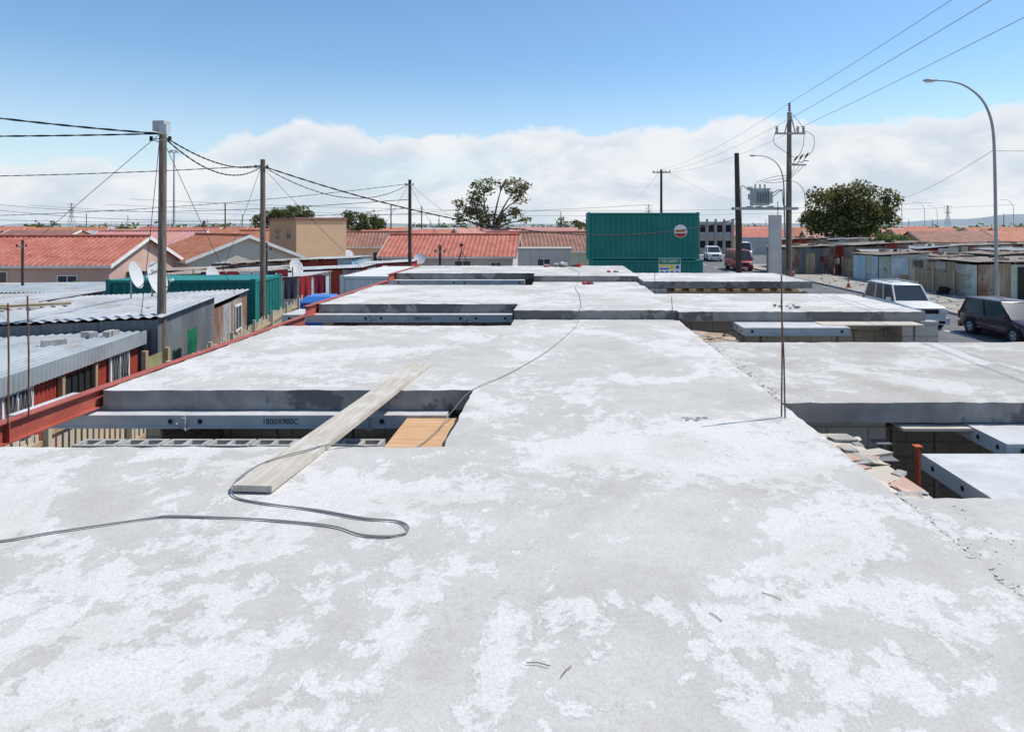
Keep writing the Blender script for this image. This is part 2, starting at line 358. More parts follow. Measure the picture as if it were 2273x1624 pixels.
# ---------------------------------------------------------------- the concrete slabs
o = Obj('concrete_roof_slab')
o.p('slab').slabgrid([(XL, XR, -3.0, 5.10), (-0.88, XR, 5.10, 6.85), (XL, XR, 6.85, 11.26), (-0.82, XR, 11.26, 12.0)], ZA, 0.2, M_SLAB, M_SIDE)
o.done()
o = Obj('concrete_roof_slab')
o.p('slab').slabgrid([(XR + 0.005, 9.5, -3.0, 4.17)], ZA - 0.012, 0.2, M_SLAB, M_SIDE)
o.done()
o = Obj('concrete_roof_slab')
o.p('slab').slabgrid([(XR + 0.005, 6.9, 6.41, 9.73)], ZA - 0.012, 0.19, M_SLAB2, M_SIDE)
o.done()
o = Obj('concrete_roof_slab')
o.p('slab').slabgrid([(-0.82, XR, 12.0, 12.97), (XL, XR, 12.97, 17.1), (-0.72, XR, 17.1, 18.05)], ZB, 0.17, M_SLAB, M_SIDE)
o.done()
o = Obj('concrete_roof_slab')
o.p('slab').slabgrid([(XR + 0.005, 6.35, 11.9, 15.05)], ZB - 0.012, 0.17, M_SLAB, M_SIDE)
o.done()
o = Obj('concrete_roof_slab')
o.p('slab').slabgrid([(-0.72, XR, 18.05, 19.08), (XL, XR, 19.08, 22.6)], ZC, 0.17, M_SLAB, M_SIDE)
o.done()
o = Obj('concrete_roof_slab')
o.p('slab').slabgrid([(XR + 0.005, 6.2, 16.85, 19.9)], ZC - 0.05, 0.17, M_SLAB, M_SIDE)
o.done()

# block walls of the houses under the slabs
def wall(x0, x1, y0, y1, z0, z1, name='block_wall', m=None):
    o = Obj(name); o.p().bx(x0, x1, y0, y1, z0, z1, m or M_BLOCK); return o.done()
zt = ZA - 0.21
wall(XL - 0.02, XL + 0.17, -3, 4.9, 0, zt - 0.13)
wall(XL - 0.02, XL + 0.17, 7.6, 11.0, 0, zt - 0.13)
wall(XR - 0.2, XR, -3, 6.3, 0, zt)
wall(XR - 0.2, XR, 6.3, 12.1, 0, zt)
wall(XR + 0.001, 9.4, 3.9, 4.1, 0, zt - 0.02)
wall(6.4, 6.6, 6.6, 9.6, 0, zt - 0.02)
wall(XR + 0.001, 3.15, 6.62, 6.82, 0, zt - 0.05)
wall(XR + 0.001, 6.2, 9.3, 9.5, 0, zt - 0.02)
wall(XR + 0.001, 6.2, 12.6, 12.8, 0, ZB - 0.2)
wall(6.0, 6.2, 12.0, 12.59, 0, ZB - 0.2)
wall(6.0, 6.2, 12.81, 15.0, 0, ZB - 0.2)
wall(6.21, 6.62, 11.98, 12.18, 0, ZB - 0.2)
wall(XR - 0.2, XR, 12.11, 22.5, 0, ZB - 0.18)
wall(XR + 0.001, 6.0, 17.5, 17.7, 0, ZC - 0.23)
wall(XR + 0.001, 2.6, 16.75, 16.95, 0, ZC - 0.24)
wall(XL, XL + 0.2, 13.2, 22.5, 0, ZB - 0.18)
wall(XL + 0.201, XR - 0.201, 14.0, 14.2, 0, ZB - 0.18)
wall(XL + 0.201, XR - 0.201, 20.0, 20.2, 0, ZC - 0.18)
wall(XL + 0.201, XR - 0.201, 8.9, 9.1, 0, zt)
# cross wall in the stair void, hollow blocks on top
o = Obj('block_wall')
yw0, yw1, zw = 6.0, 6.19, 2.325
o.p().bx(-4.45, -0.9, yw0, yw1, 0, zw, M_BLOCK)
x = -4.3
while x < -1.9:
    o.p('top_blocks').bx(x, x + 0.37, yw0, yw0 + .035, zw + .001, zw + .09, M_BLOCKP)
    o.p('top_blocks').bx(x, x + 0.37, yw1 - .035, yw1, zw + .001, zw + .09, M_BLOCKP)
    for q in (0, 0.165, 0.335): o.p('top_blocks').bx(x + q, x + q + 0.035, yw0 + .036, yw1 - .036, zw + .001, zw + .09, M_BLOCKP)
    x += 0.39
o.done()

# red oxide steel beams on the left edge
def ibeam(x, y0, y1, zt, h=0.19, w=0.10):
    o = Obj('steel_beam'); p = o.p()
    p.bx(x - w / 2, x + w / 2, y0, y1, zt - 0.012, zt, M_RED)
    p.bx(x - w / 2, x + w / 2, y0, y1, zt - h, zt - h + 0.012, M_RED)
    p.bx(x - 0.005, x + 0.005, y0, y1, zt - h + 0.012, zt - 0.012, M_RED)
    for k in range(int((y1 - y0) / 1.5)):
        yy = y0 + 0.7 + k * 1.5
        p.bx(x + 0.006, x + w / 2, yy, yy + 0.01, zt - h + 0.012, zt - 0.012, M_RED)
    o.done()
ibeam(XL - 0.055, 2.0, 12.4, ZA + 0.015)
ibeam(XL - 0.055, 12.45, 18.4, ZB + 0.015)
ibeam(XL - 0.055, 18.45, 22.6, ZC + 0.015)

# formwork panels
def panel(x0, x1, y0, y1, zt, label=None, name='formwork_panel', h=0.13, axis='x'):
    o = Obj(name); p = o.p('frame')
    p.bx(x0, x1, y0, y1, zt - 0.012, zt, M_PANEL)
    p.bx(x0, x1, y0, y0 + 0.02, zt - h, zt - 0.0121, M_PANELD)
    p.bx(x0, x1, y1 - 0.02, y1, zt - h, zt - 0.0121, M_PANELD)
    p.bx(x0, x0 + 0.02, y0 + 0.0201, y1 - 0.0201, zt - h, zt - 0.0121, M_PANELD)
    p.bx(x1 - 0.02, x1, y0 + 0.0201, y1 - 0.0201, zt - h, zt - 0.0121, M_PANELD)
    p.bx(x0, x1, y0 - 0.012, y0, zt - h, zt - h + 0.02, M_PANELD)
    p.bx(x0 + 0.0, x1, y0 - 0.008, y0 - 0.001, zt - 0.02, zt - 0.001, M_PANEL)
    n = 3
    for k in range(1, n):
        xx = x0 + (x1 - x0) * k / n; p.bx(xx - 0.02, xx + 0.02, y0 + 0.03, y1 - 0.03, zt - h, zt - 0.0122, M_PANELD)
    for xx in (x0 + 0.14, x1 - 0.14):
        q = o.p('bolt_holes')
        q.cyl((xx, y0 - 0.004, zt - h * 0.48), (xx, y0 + 0.003, zt - h * 0.48), 0.026, M_DARK, n=14)
        q.tube([(xx + 0.028 * math.cos(t * math.pi / 6), y0 - 0.003, zt - h * 0.48 + 0.028 * math.sin(t * math.pi / 6)) for t in range(13)], 0.004, M_PANEL, 4, False)
    for yy in (0.15, 0.5, 0.85):
        y = y0 + (y1 - y0) * yy
        o.p('bolt_holes').cyl((x0 - 0.003, y, zt - h * 0.5), (x0 + 0.003, y, zt - h * 0.5), 0.022, M_DARK, n=12)
    if label: o.text(label, ((x0 + x1) / 2 + 0.04, y0 - 0.003, zt - h * 0.5), 0.078, M_TXT, bold=0.0003, sx=0.86)
    return o.done()
def clamp(x, y, z):
    o = Obj('panel_clamp'); p = o.p()
    p.tube([(x, y - 0.01, z - 0.09), (x - 0.02, y - 0.035, z - 0.115), (x - 0.07, y - 0.03, z - 0.07)], 0.008, M_GALV)
    p.tube([(x, y - 0.01, z - 0.10), (x + 0.03, y - 0.04, z - 0.14), (x + 0.06, y - 0.03, z - 0.12)], 0.008, M_GALV)
    p.bx(x - 0.018, x + 0.018, y - 0.028, y - 0.01, z - 0.13, z - 0.02, M_GALV)
    o.done()
zf = ZA - 0.205
panel(-5.42, -3.68, 6.68, 7.58, zf, None)
panel(-3.67, -1.9, 6.68, 7.58, zf, '1800X900C')
panel(-1.89, -1.12, 6.68, 7.58, zf, None)
clamp(-3.675, 6.67, zf); clamp(-1.895, 6.67, zf)
zf = ZB - 0.175
panel(-5.2, -3.5, 12.72, 13.6, zf, None, h=0.14)
panel(-3.49, -1.73, 12.72, 13.6, zf, '1800X900C', h=0.14)
panel(-1.72, -0.9, 12.72, 13.6, zf, None, h=0.14)
clamp(-3.495, 12.71, zf); clamp(-1.725, 12.71, zf)
zf = ZC - 0.175
panel(-4.6, -2.8, 18.75, 19.6, zf, None); panel(-2.79, -1.0, 18.75, 19.6, zf, None)
# right hand void
panel(3.80, 5.6, 5.82, 6.62, ZA - 0.212, '1800X900C')
panel(3.02, 4.82, 4.55, 5.72, ZA - 0.262, None)
panel(3.0, 4.75, 11.2, 12.1, ZB - 0.19, None)
o = Obj('plywood_sheet'); o.p().bx(-1.5, -0.9, 5.14, 6.66, 2.452, 2.47, M_PLY); o.done()
o = Obj('plywood_sheet'); o.p().bx(4.4, 6.1, 11.45, 12.4, ZB - 0.20, ZB - 0.18, M_PLYG); o.done()
o = Obj('plywood_sheet'); o.p().bx(3.16, 4.9, 6.30, 6.52, ZA - 0.25, ZA - 0.225, M_PLYG); o.done()
o = Obj('timber_joists')
for k in range(9):
    xx = 2.8 + k * 0.36; o.p().bx(xx, xx + 0.16, 16.72 + U(-.06, .06), 17.6, ZC - 0.30, ZC - 0.235, M_PLY)
o.p().bx(2.6, 6.1, 16.9, 17.0, ZC - 0.40, ZC - 0.301, M_TIMB)
o.done()
# rubble ledge (loose boards, blocks) beside the void
def rubble(name, x0, x1, y0, y1, z, n, mats, smin=0.02, smax=0.08, flat=0.5):
    o = Obj(name); p = o.p()
    for k in range(n):
        sx, sy = U(smin, smax), U(smin, smax); sz = min(sx, sy) * flat
        xx, yy = U(x0, x1), U(y0, y1)
        rr = Matrix.Rotation(U(0, 6.3), 3, 'Z') @ Matrix.Rotation(U(-.25, .25), 3, 'X')
        vs = []
        for c in range(8):
            q = Vector(((c & 1) - .5, ((c >> 1) & 1) - .5, ((c >> 2) & 1) - .5))
            q = Vector((q.x * sx * U(.6, 1.1), q.y * sy * U(.6, 1.1), q.z * sz * U(.7, 1.1)))
            vs.append(rr @ q + Vector((xx, yy, z + sz * 0.45)))
        p.add(vs, [(0, 2, 3, 1), (4, 5, 7, 6), (0, 1, 5, 4), (2, 6, 7, 3), (0, 4, 6, 2), (1, 3, 7, 5)], random.choice(mats))
    o.done()
o = Obj('scaffold_ledge')
o.p().bx(2.06, 2.62, 4.18, 6.3, 2.39, 2.43, M_PLYG)
o.p().bx(2.3, 2.85, 4.18, 4.9, 2.33, 2.37, M_PLY)
o.done()
M_PLYP = mat('pink_plywood', (0.46, 0.30, 0.23), 0.9, c2=(0.54, 0.41, 0.33), scale=3)
rubble('rubble', 2.2, 2.62, 4.4, 6.2, 2.43, 46, [M_PLYP, M_BLOCKP, M_PLYG], 0.06, 0.28, 0.15)
rubble('rubble', 2.2, 2.85, 11.0, 11.8, 2.45, 40, [M_PLYP, M_BLOCKP, M_TIMB], 0.1, 0.4, 0.18)
o = Obj('scaffold_ledge'); o.p().bx(2.06, 2.9, 10.5, 11.9, 2.40, 2.44, M_PLYG); o.done()
def prop(x, y, zt, m1, m2, pl=.07):
    o = Obj('steel_prop'); p = o.p()
    p.cyl((x, y, 0.02), (x, y, zt * 0.6), 0.03, m1); p.cyl((x, y, zt * 0.6), (x, y, zt - 0.02), 0.023, m2)
    p.bx(x - pl, x + pl, y - pl, y + pl, zt - 0.012, zt, m1); p.bx(x - .07, x + .07, y - .07, y + .07, 0, 0.02, m1)
    p.cyl((x, y, zt * 0.58), (x, y, zt * 0.63), 0.045, m2); p.cyl((x - .1, y, zt * 0.62), (x + .1, y, zt * 0.62), 0.008, m2)
    for k in range(10): p.cyl((x, y - .024, zt * .66 + k * .08), (x, y + .024, zt * .66 + k * .08), .007, M_DARK)
    o.done()
M_PROPG = mat('prop_grey', (0.18, 0.18, 0.19), 0.6)
prop(3.16, 6.05, 2.40, M_ORNG, M_ORNG, .035)
for x, y in ((3.35, 6.9), (3.9, 7.1), (4.75, 6.9), (5.3, 6.7), (2.98, 6.35), (2.82, 5.9)): prop(x, y, 2.34, M_PROPG, M_PROPG)
for x, y in ((3.1, 11.6), (4.7, 11.6), (3.6, 12.3), (5.2, 12.1), (5.8, 12.2)): prop(x, y, 2.5, M_PROPG, M_PROPG)
for x in (-4.2, -3.0, -2.2, -1.4): prop(x, 7.2, 2.36, M_PROPG, M_PROPG)
for x in (-4.0, -3.1, -2.3, -1.5): prop(x, 13.1, 2.53, M_PROPG, M_PROPG)
o = Obj('timber_bearer'); o.p().bx(-4.7, -1.0, 7.15, 7.25, 2.24, 2.355, M_TIMB); o.done()

# plank across the void
o = Obj('wooden_plank')
p = o.p(); n = 30; L_ = 3.76; w = 0.25; t = 0.038
vs = []; fs = []
for i in range(n + 1):
    y = L_ * i / n; bend = -0.012 * math.sin(math.pi * i / n)
    j = noise.noise(Vector((y * 3, 1, 1))) * 0.004
    for (xx, zz) in ((-w / 2 + j, 0), (w / 2 + j, 0), (w / 2 + j, t), (-w / 2 + j, t)): vs.append((xx, y, zz + bend))
for i in range(n):
    for k in range(4): fs.append((i * 4 + k, i * 4 + (k + 1) % 4, i * 4 + 4 + (k + 1) % 4, i * 4 + 4 + k))
fs += [(3, 2, 1, 0), (n * 4, n * 4 + 1, n * 4 + 2, n * 4 + 3)]
p.add(vs, fs, M_PLANK)
o.loc = (-1.90, 4.2, ZA + 0.012); o.rot = (0, 0, -math.atan2(0.255, 3.75)); o.done()

# cable
z = ZA + 0.008
cp = [(-3.6, 3.42, z), (-3.25, 3.50, z), (-2.92, 3.56, z), (-2.72, 3.66, z), (-2.33, 3.82, z), (-2.20, 3.85, z), (-1.78, 3.83, z), (-1.49, 3.79, z), (-1.24, 3.73, z), (-1.07, 3.63, z),
      (-0.94, 3.60, z), (-0.84, 3.64, z), (-0.83, 3.72, z), (-0.915, 3.80, z), (-1.13, 3.83, z), (-1.42, 3.94, z), (-1.72, 4.03, z), (-1.95, 4.12, z), (-2.05, 4.24, z + .01), (-2.06, 4.42, z + .02),
      (-1.99, 4.62, z + .045), (-1.80, 4.85, z + .05), (-1.70, 5.02, z + .03), (-1.50, 5.15, z - .02), (-1.25, 5.6, z - .2), (-1.12, 6.1, z - .2), (-1.03, 6.5, z - .12), (-0.88, 6.84, z), (-0.575, 7.57, z), (-0.256, 8.62, z), (-0.03, 9.6, z), (0.215, 10.9, z), (0.31, 11.9, z), (0.315, 11.98, z + .1),
      (0.33, 12.05, ZB + .01), (0.37, 12.54, ZB + .01), (0.39, 14.6, ZB + .01), (0.35, 16.1, ZB + .01), (0.45, 17.95, ZB + .01), (0.46, 18.08, ZC + .01), (0.5, 19.3, ZC + .01), (0.15, 22.4, ZC + .01)]
o = Obj('electric_cable'); o.p().tube(smooth_path(cp, 8), 0.0042, M_CABLE, 6)
cp2 = [(q[0] + 0.010 * math.sin(i * 1.9), q[1] + 0.012 * math.cos(i * 1.3), q[2] + 0.001) for i, q in enumerate(cp[:24])]
o.p().tube(smooth_path(cp2, 8), 0.0036, M_CABLE, 6); o.done()

# rebar starters
def rebar(pts):
    o = Obj('rebar')
    for a, b in pts: o.p().tube([a, Vector(a).lerp(Vector(b), .5) + Vector((.006, 0, 0)), b], 0.007, M_STEELR, 6)
    o.done()
rebar([((1.90, 5.88, ZA), (1.90, 5.88, 3.92)), ((1.925, 5.86, ZA), (1.905, 5.90, 3.70))])
rebar([((1.94, 11.9, ZA), (1.93, 11.9, 3.1))])
rebar([((-4.60, 5.9, 2.71), (-4.61, 5.9, 3.74))])
rebar([((-4.60, 5.68, 2.71), (-4.60, 5.68, 3.70))])
rebar([((2.2, 16.0, 2.4), (2.2, 16.0, 3.25))])
for x_ in (-1.0, -0.7, 0.6): rebar([((x_, 22.3, ZC), (x_, 22.3, ZC + U(.4, .7)))])
# debris on the slab
rubble('mortar_crumbs', 1.04, 1.24, 5.74, 5.86, ZA, 26, [M_SIDE, M_BLOCKP], 0.01, 0.05, 0.25)
rubble('mortar_ridge', 2.035, 2.075, 1.9, 4.15, ZA - .012, 260, [M_MORT, M_MORT, M_MORT, M_BLOCKP], 0.008, 0.035, 0.3)
rubble('mortar_crumbs', 2.05, 2.4, 3.3, 4.1, ZA - .012, 40, [M_BLOCKP, M_MORT], 0.004, 0.014, 0.5)
rubble('mortar_crumbs', 2.07, 2.2, 2.6, 3.2, ZA - .012, 40, [M_BLOCKP, M_MORT], 0.004, 0.016, 0.5)
rubble('mortar_crumbs', 2.05, 2.15, 6.5, 9.6, ZA - .01, 70, [M_BLOCKP, M_MORT], 0.006, 0.03, 0.3)
rubble('mortar_crumbs', 3.9, 4.4, 12.2, 12.7, ZB, 10, [M_SIDE], 0.03, 0.09, 0.5)
o = Obj('twig')
for a, b in (((-0.13, 2.57), (-0.04, 2.55)), ((0.0, 2.49), (0.04, 2.55)), ((0.90, 3.06), (0.97, 3.0)), ((0.63, 2.9), (0.67, 2.84))):
    o.p().tube([(a[0], a[1], ZA + .006), ((a[0] + b[0]) / 2, (a[1] + b[1]) / 2 + .006, ZA + .008), (b[0], b[1], ZA + .006)], 0.0017, M_BARK, 5)
o.done()
M_CLR = mat('red_cloth', (0.50, 0.05, 0.05), 0.9)
rubble('red_rag', 0.55, 0.85, 17.2, 17.6, ZB, 12, [M_CLR, M_DARK], 0.05, 0.14, 0.4)
rubble('red_rag', 1.3, 1.7, 19.3, 19.6, ZC, 8, [M_CLR, M_BLOCKP], 0.05, 0.12, 0.4)
rubble('block_offcuts', -0.6, 0.6, 21.8, 22.4, ZC, 14, [M_BLOCKP, M_SIDE, M_CLR], 0.08, 0.25, 0.6)
# tripod
o = Obj('camera_tripod', (-3.25, 22.3, ZC)); p = o.p('legs')
for a in (0.3, 2.4, 4.5): p.tube([(0, 0, .52), (.25 * math.cos(a), .25 * math.sin(a), 0)], 0.014, M_BLACK)
p.cyl((0, 0, .45), (0, 0, .66), 0.014, M_BLACK); o.p('head').box((0, 0, .69), (.11, .08, .08), M_BLACK); o.p('head').cyl((0, -.04, .69), (0, -.10, .69), 0.03, M_BLACK)
o.done()

# ---------------------------------------------------------------- satellite dishes
def dish(loc, r, face, base_z, mast=True, label=None):
    o = Obj('satellite_dish', loc)
    f = Vector(face).normalized(); q = f.to_track_quat('Z', 'Y'); M = q.to_matrix()
    vs = []; fs = []; n = 28
    for ring in range(6):
        rr = r * ring / 5
        for k in range(n):
            a = 2 * math.pi * k / n; vs.append(M @ Vector((rr * math.cos(a), rr * 1.06 * math.sin(a), 0.16 * r * (ring / 5) ** 2)))
    for ring in range(5):
        for k in range(n): fs.append((ring * n + k, ring * n + (k + 1) % n, (ring + 1) * n + (k + 1) % n, (ring + 1) * n + k))
    o.p('reflector').add(vs, fs, M_DISH, True)
    lnb = M @ Vector((0, -r * 0.35, r * 1.05)); bot = M @ Vector((0, -r, r * .12))
    o.p('arm').tube([bot, lnb], 0.012, M_ZDARK); o.p('arm').cyl(lnb, lnb - f * 0.09, 0.03, M_WHITE)
    bk = -f * 0.08
    o.p('mast').tube([(0, 0, 0), tuple(bk), (bk.x, bk.y, -0.25), (bk.x, bk.y, base_z - loc[2])], 0.02, M_GALV)
    if label: o.text(label, tuple(M @ Vector((0, r * .45, r * .075))), r * .36, M_ZDARK, rot=q.to_euler(), sx=.9)
    o.done()

# ---------------------------------------------------------------- sheds / shacks
def window(p, q, c, w, h, axis, frame=M_WHITE, bars=True, glass=M_GLASS, d=0.03):
    """p frame part, q glass part, c centre on the wall, axis: outward normal '-y','+x','-x'"""
    n = {'-y': Vector((0, -1, 0)), '+x': Vector((1, 0, 0)), '-x': Vector((-1, 0, 0)), '+y': Vector((0, 1, 0))}[axis]
    t = Vector((abs(n.y), abs(n.x), 0)); c = Vector(c)
    def bb(cc, sw, sh, th, m, part):
        s = t * sw + Vector((abs(n.x) * th, abs(n.y) * th, sh)); part.box(cc, (s.x, s.y, s.z), m)
    bb(c + n * d * 0.5, w - 0.04, h - 0.04, d * 0.6, glass, q)
    f = 0.05
    bb(c + n * d * .8 + Vector((0, 0, h / 2)), w + f, f, d, frame, p); bb(c + n * d * .8 - Vector((0, 0, h / 2)), w + f, f, d, frame, p)
    for s in (-1, 0, 1):
        if s == 0 and not bars: continue
        bb(c + n * d * .8 + t * (s * w / 2), f if s else f * .7, h - f - 0.002, d * (1 if s else .8), frame, p)
def shack(name, loc, rz, w, d, hr, hl, wallmats, roofmat, over=0.12, pitch=0.14, roof_along='y', wall_kind='sin', hback=None, ragged=.0):
    """origin near-right corner; x in [-w,0], y in [0,d]; hr right height, hl left height"""
    o = Obj(name, loc, rz); p = o.p('walls'); r = o.p('roof')
    dh = (hback or 0)
    def wallrun(a, b, ha, hb):
        a, b = Vector(a), Vector(b); L = (b - a).length; n = max(1, int(round(L / 0.95)))
        for i in range(n):
            q0 = a.lerp(b, i / n); q1 = a.lerp(b, (i + 1) / n + 0.004)
            h0 = ha + (hb - ha) * (i + .5) / n - 0.03 - (U(0, ragged) if ragged else 0)
            m = wallmats[0] if len(wallmats) == 1 else random.choice(wallmats)
            off = (b - a).normalized().cross(Vector((0, 0, 1))) * U(0, 0.012 + ragged * .3)
            p.corr(q0 + off, q1 - q0, (0, 0, h0), m, pitch * .7, 0.012 if m is not M_BOARD else .003, wall_kind)
    wallrun((-w, 0, 0), (0, 0, 0), hl, hr); wallrun((0, 0, 0), (0, d, 0), hr, hr + dh)
    wallrun((0, d, 0), (-w, d, 0), hr + dh, hl + dh); wallrun((-w, d, 0), (-w, 0, 0), hl + dh, hl)
    x0, x1, y0, y1 = -w - over, over, -over, d + over
    ns = max(1, int((x1 - x0) / 1.6)) if roof_along == 'y' else 1
    for i in range(ns):
        a = x0 + (x1 - x0) * i / ns; b = x0 + (x1 - x0) * (i + 1) / ns + .02
        za = hl + (hr - hl) * (a - x0) / (x1 - x0) + 0.02; zb = hl + (hr - hl) * (b - x0) / (x1 - x0) + 0.02
        oo = (a, y0 + U(-.04, .04) - ragged * U(0, 1.5), za + U(0, .012) + ragged * U(0, .3))
        rm_ = roofmat if not isinstance(roofmat, list) else random.choice(roofmat)
        if roof_along == 'y': r.corr(oo, (b - a, 0, zb - za), (0, y1 - y0, dh), rm_, pitch, 0.018)
        else: r.corr((x0, y0, za), (0, y1 - y0, dh), (x1 - x0, 0, hr - hl), rm_, pitch, 0.018)
    return o
# red shack (nearest)
o = shack('red_shack', (-7.15, 7.6, 0), math.radians(8), 6.2, 5.1, 2.34, 2.26, [M_SHRED], M_ROOFB, over=0.1)
o.p('fascia').corr((0.13, -.1, 2.14), (0, 5.3, 0), (0, 0, 0.24), M_ROOFB, 0.1, 0.012)
for yc, w_, zc, h_ in ((4.35, .62, 1.72, .85), (1.6, .6, 1.72, .8)):
    window(o.p('window_frames'), o.p('windows'), (0.03, yc, zc), w_, h_, '+x')
    for k in range(7):
        for sgn in (1, -1):
            yy = yc - w_ / 2 + w_ * k / 7
            o.p('burglar_bars').tube([(0.075, yy, zc - h_ / 2 + .02), (0.075, yy + w_ / 7, zc + h_ / 2 - .02)] if sgn > 0 else [(0.075, yy + w_ / 7, zc - h_ / 2 + .02), (0.075, yy, zc + h_ / 2 - .02)], 0.004, M_ROOFG, 4)
o.p('door').bx(0.02, 0.05, 2.65, 3.5, 0.05, 2.05, M_DARK); o.p('door').bx(0.02, 0.09, 2.58, 2.65, 0.05, 2.1, M_TIMB); o.p('door').bx(0.02, 0.09, 3.5, 3.57, 0.05, 2.1, M_TIMB)
for k in range(5): o.p('door').bx(0.055, 0.07, 2.7 + k * .18, 2.72 + k * .18, 0.05, 2.05, M_BLACK)
for x_, y_ in ((-.75, 3.9), (-1.9, 2.0)):
    o.p('roof_weights').box((x_, y_, 2.40), (.34, .18, .11), M_BLOCKP, rz=U(0, 1))
for k in range(4): o.p('roof_weights').box((-.2 - R() * .6, 4.6 + R() * .3, 2.40), (U(.12, .22), U(.1, .18), U(.08, .13)), M_BLOCKP, rz=U(0, 3))
o.done()
o = shack('grey_shack', (-7.68, 12.95, 0), math.radians(13), 8.5, 4.0, 2.60, 2.42, [M_ZDARK], M_ROOFG, over=0.1, pitch=0.2)
o.p('roof_boards').box((-3.2, 2.6, 2.63), (1.3, .14, .05), M_TIMB, rz=.3); o.p('roof_boards').box((-4.0, 2.2, 2.61), (1.0, .1, .05), M_TIMB, rz=.1)
for k in range(4): o.p('roof_stones').box((-U(.5, 6), U(.3, 3.6), 2.58), (U(.1, .25), U(.1, .2), U(.06, .12)), M_BLOCKP, rz=U(0, 3))
o.done()
o = shack('rusty_shack', (-8.75, 17.1, 0), math.radians(13), 4.5, 3.9, 2.35, 2.25, [M_RUST, M_ZMID, M_RUST, M_BOARD], M_ROOFG, over=0.12, ragged=.08)
window(o.p('window_frames'), o.p('windows'), (0.03, 2.6, 1.7), .7, .7, '+x'); o.done()
o = shack('zinc_shack', (-13.9, 17.6, 0), math.radians(5), 7, 3.5, 2.3, 2.1, [M_ZMID, M_ZDARK], M_ROOFG); o.done()
o = shack('zinc_shack', (-16.0, 23.5, 0), math.radians(2), 7, 4, 2.05, 2.0, [M_ZMID, M_BOARD], [M_ROOFB, M_RUSTR]); o.done()
# brown door board + yellow-green sheet + green tarp beside the pole
o = Obj('scrap_gate')
o.p().corr((-7.50, 12.3, 0), (-.12, 0.75, 0), (0, 0, 1.95), mat('yellowgreen_sheet', (0.36, 0.36, 0.17), 0.7, c2=(0.27, 0.24, 0.13), scale=2), 0.1, 0.012)
o.p('posts').bx(-7.5, -7.42, 12.2, 12.28, 0, 2.1, M_TIMB); o.p('posts').bx(-7.62, -7.54, 13.1, 13.18, 0, 2.0, M_TIMB); o.done()
M_TARP = mat('green_tarp', (0.01, 0.12, 0.06), 0.6, c2=(0.015, 0.18, 0.095), scale=3)
o = Obj('green_tarpaulin'); o.p().sheet((-7.62, 13.9, 1.35), (-.12, .6, 0), (0, 0, .85), [i / 12 for i in range(13)], [i / 10 for i in range(11)], lambda a, b: .05 * math.sin(a * 11 + b * 3) * (1.2 - b), M_TARP, True); o.done()

# slat fence
def fence(name, pts, h, m, gap=0.14, wdt=0.09, rails=True):
    o = Obj(name); p = o.p('slats')
    for (a, b) in zip(pts, pts[1:]):
        a, b = Vector((*a, 0)), Vector((*b, 0)); L = (b - a).length; d = (b - a).normalized(); ang = math.atan2(d.y, d.x); n = int(L / gap)
        for i in range(n):
            q = a + d * (i + .5) * gap; hh = h + U(-.09, .06)
            p.box(q + Vector((0, 0, hh / 2)), (wdt, 0.018, hh), m, rz=ang + U(-.04, .04))
        if rails:
            nn = Vector((d.y, -d.x, 0)) * 0.035
            for zz in (h * .45, h * .88): o.p('rails').box((a + b) / 2 + nn + Vector((0, 0, zz)), (L, 0.04, 0.07), M_TIMB, rz=ang)
            for i in range(int(L / 2) + 1): o.p('posts').box(a + d * i * 2 + nn * 2.2 + Vector((0, 0, (h + .1) / 2)), (0.07, 0.07, h + .15), M_FENCE, rz=ang)
    o.done()
fence('timber_slat_fence', [(-6.85, 9), (-7.1, 12.2), (-7.55, 15.5), (-9.3, 24.6)], 1.8, M_FENCE)
fence('timber_slat_fence', [(-6.5, 5.5), (-6.85, 9)], 1.7, M_FENCE)

# containers
def container(name, loc, L, W, H, rz=0, m=M_TEAL, md=M_TEALD, badge=False):
    o = Obj(name, loc, rz); p = o.p('side_panels'); f = o.p('frame')
    a = 0.1
    p.corr((a, 0.05, .14), (L - 2 * a, 0, 0), (0, 0, H - .28), md, 0.275, 0.036, 'box')
    p.corr((L - a, W - .05, .14), (-(L - 2 * a), 0, 0), (0, 0, H - .28), md, 0.275, 0.036, 'box')
    p.corr((L - .05, a, .14), (0, W - 2 * a, 0), (0, 0, H - .28), md, 0.275, 0.036, 'box')
    p.corr((.05, W - a, .14), (0, -(W - 2 * a), 0), (0, 0, H - .28), md, 0.275, 0.036, 'box')
    for x0 in (0, L - .14):
        for y0 in (0, W - .14):
            f.bx(x0, x0 + .14, y0, y0 + .14, 0, H, m)
            for z0 in (-.004, H - .115): f.bx(x0 - .008, x0 + .148, y0 - .008, y0 + .148, z0, z0 + .12, m)
    for z0, h_ in ((.01, .14), (H - .12, .1)):
        for y0 in (.01, W - .07): f.bx(.15, L - .15, y0, y0 + .06, z0, z0 + h_, m)
        for x0 in (.01, L - .07): f.bx(x0, x0 + .06, .15, W - .15, z0, z0 + h_, m)
    f.bx(.08, L - .08, .08, W - .08, H - .06, H - .025, m)
    if badge:
        b = o.p('badge'); cx, cz, r = L - 1.02, H * .60, .36
        b.cyl((cx, -.002, cz), (cx, .012, cz), r, M_WHITE, n=36)
        vs = [(cx + r * .92 * math.cos(t), -.006, cz + r * .92 * math.sin(t)) for t in [math.radians(200 + 140 * k / 20) for k in range(21)]]
        b.add(vs, [tuple(range(21))], mat('badge_red', (0.42, 0.04, 0.03), 0.6))
        b.bx(cx - r * .72, cx + r * .72, -.009, -.005, cz - .05, cz + .07, mat('badge_orange', (0.62, 0.16, 0.05), 0.6))
    return o.done()
container('shipping_container', (1.45, 37.0, 2.50), 6.06, 2.44, 2.55, badge=True)
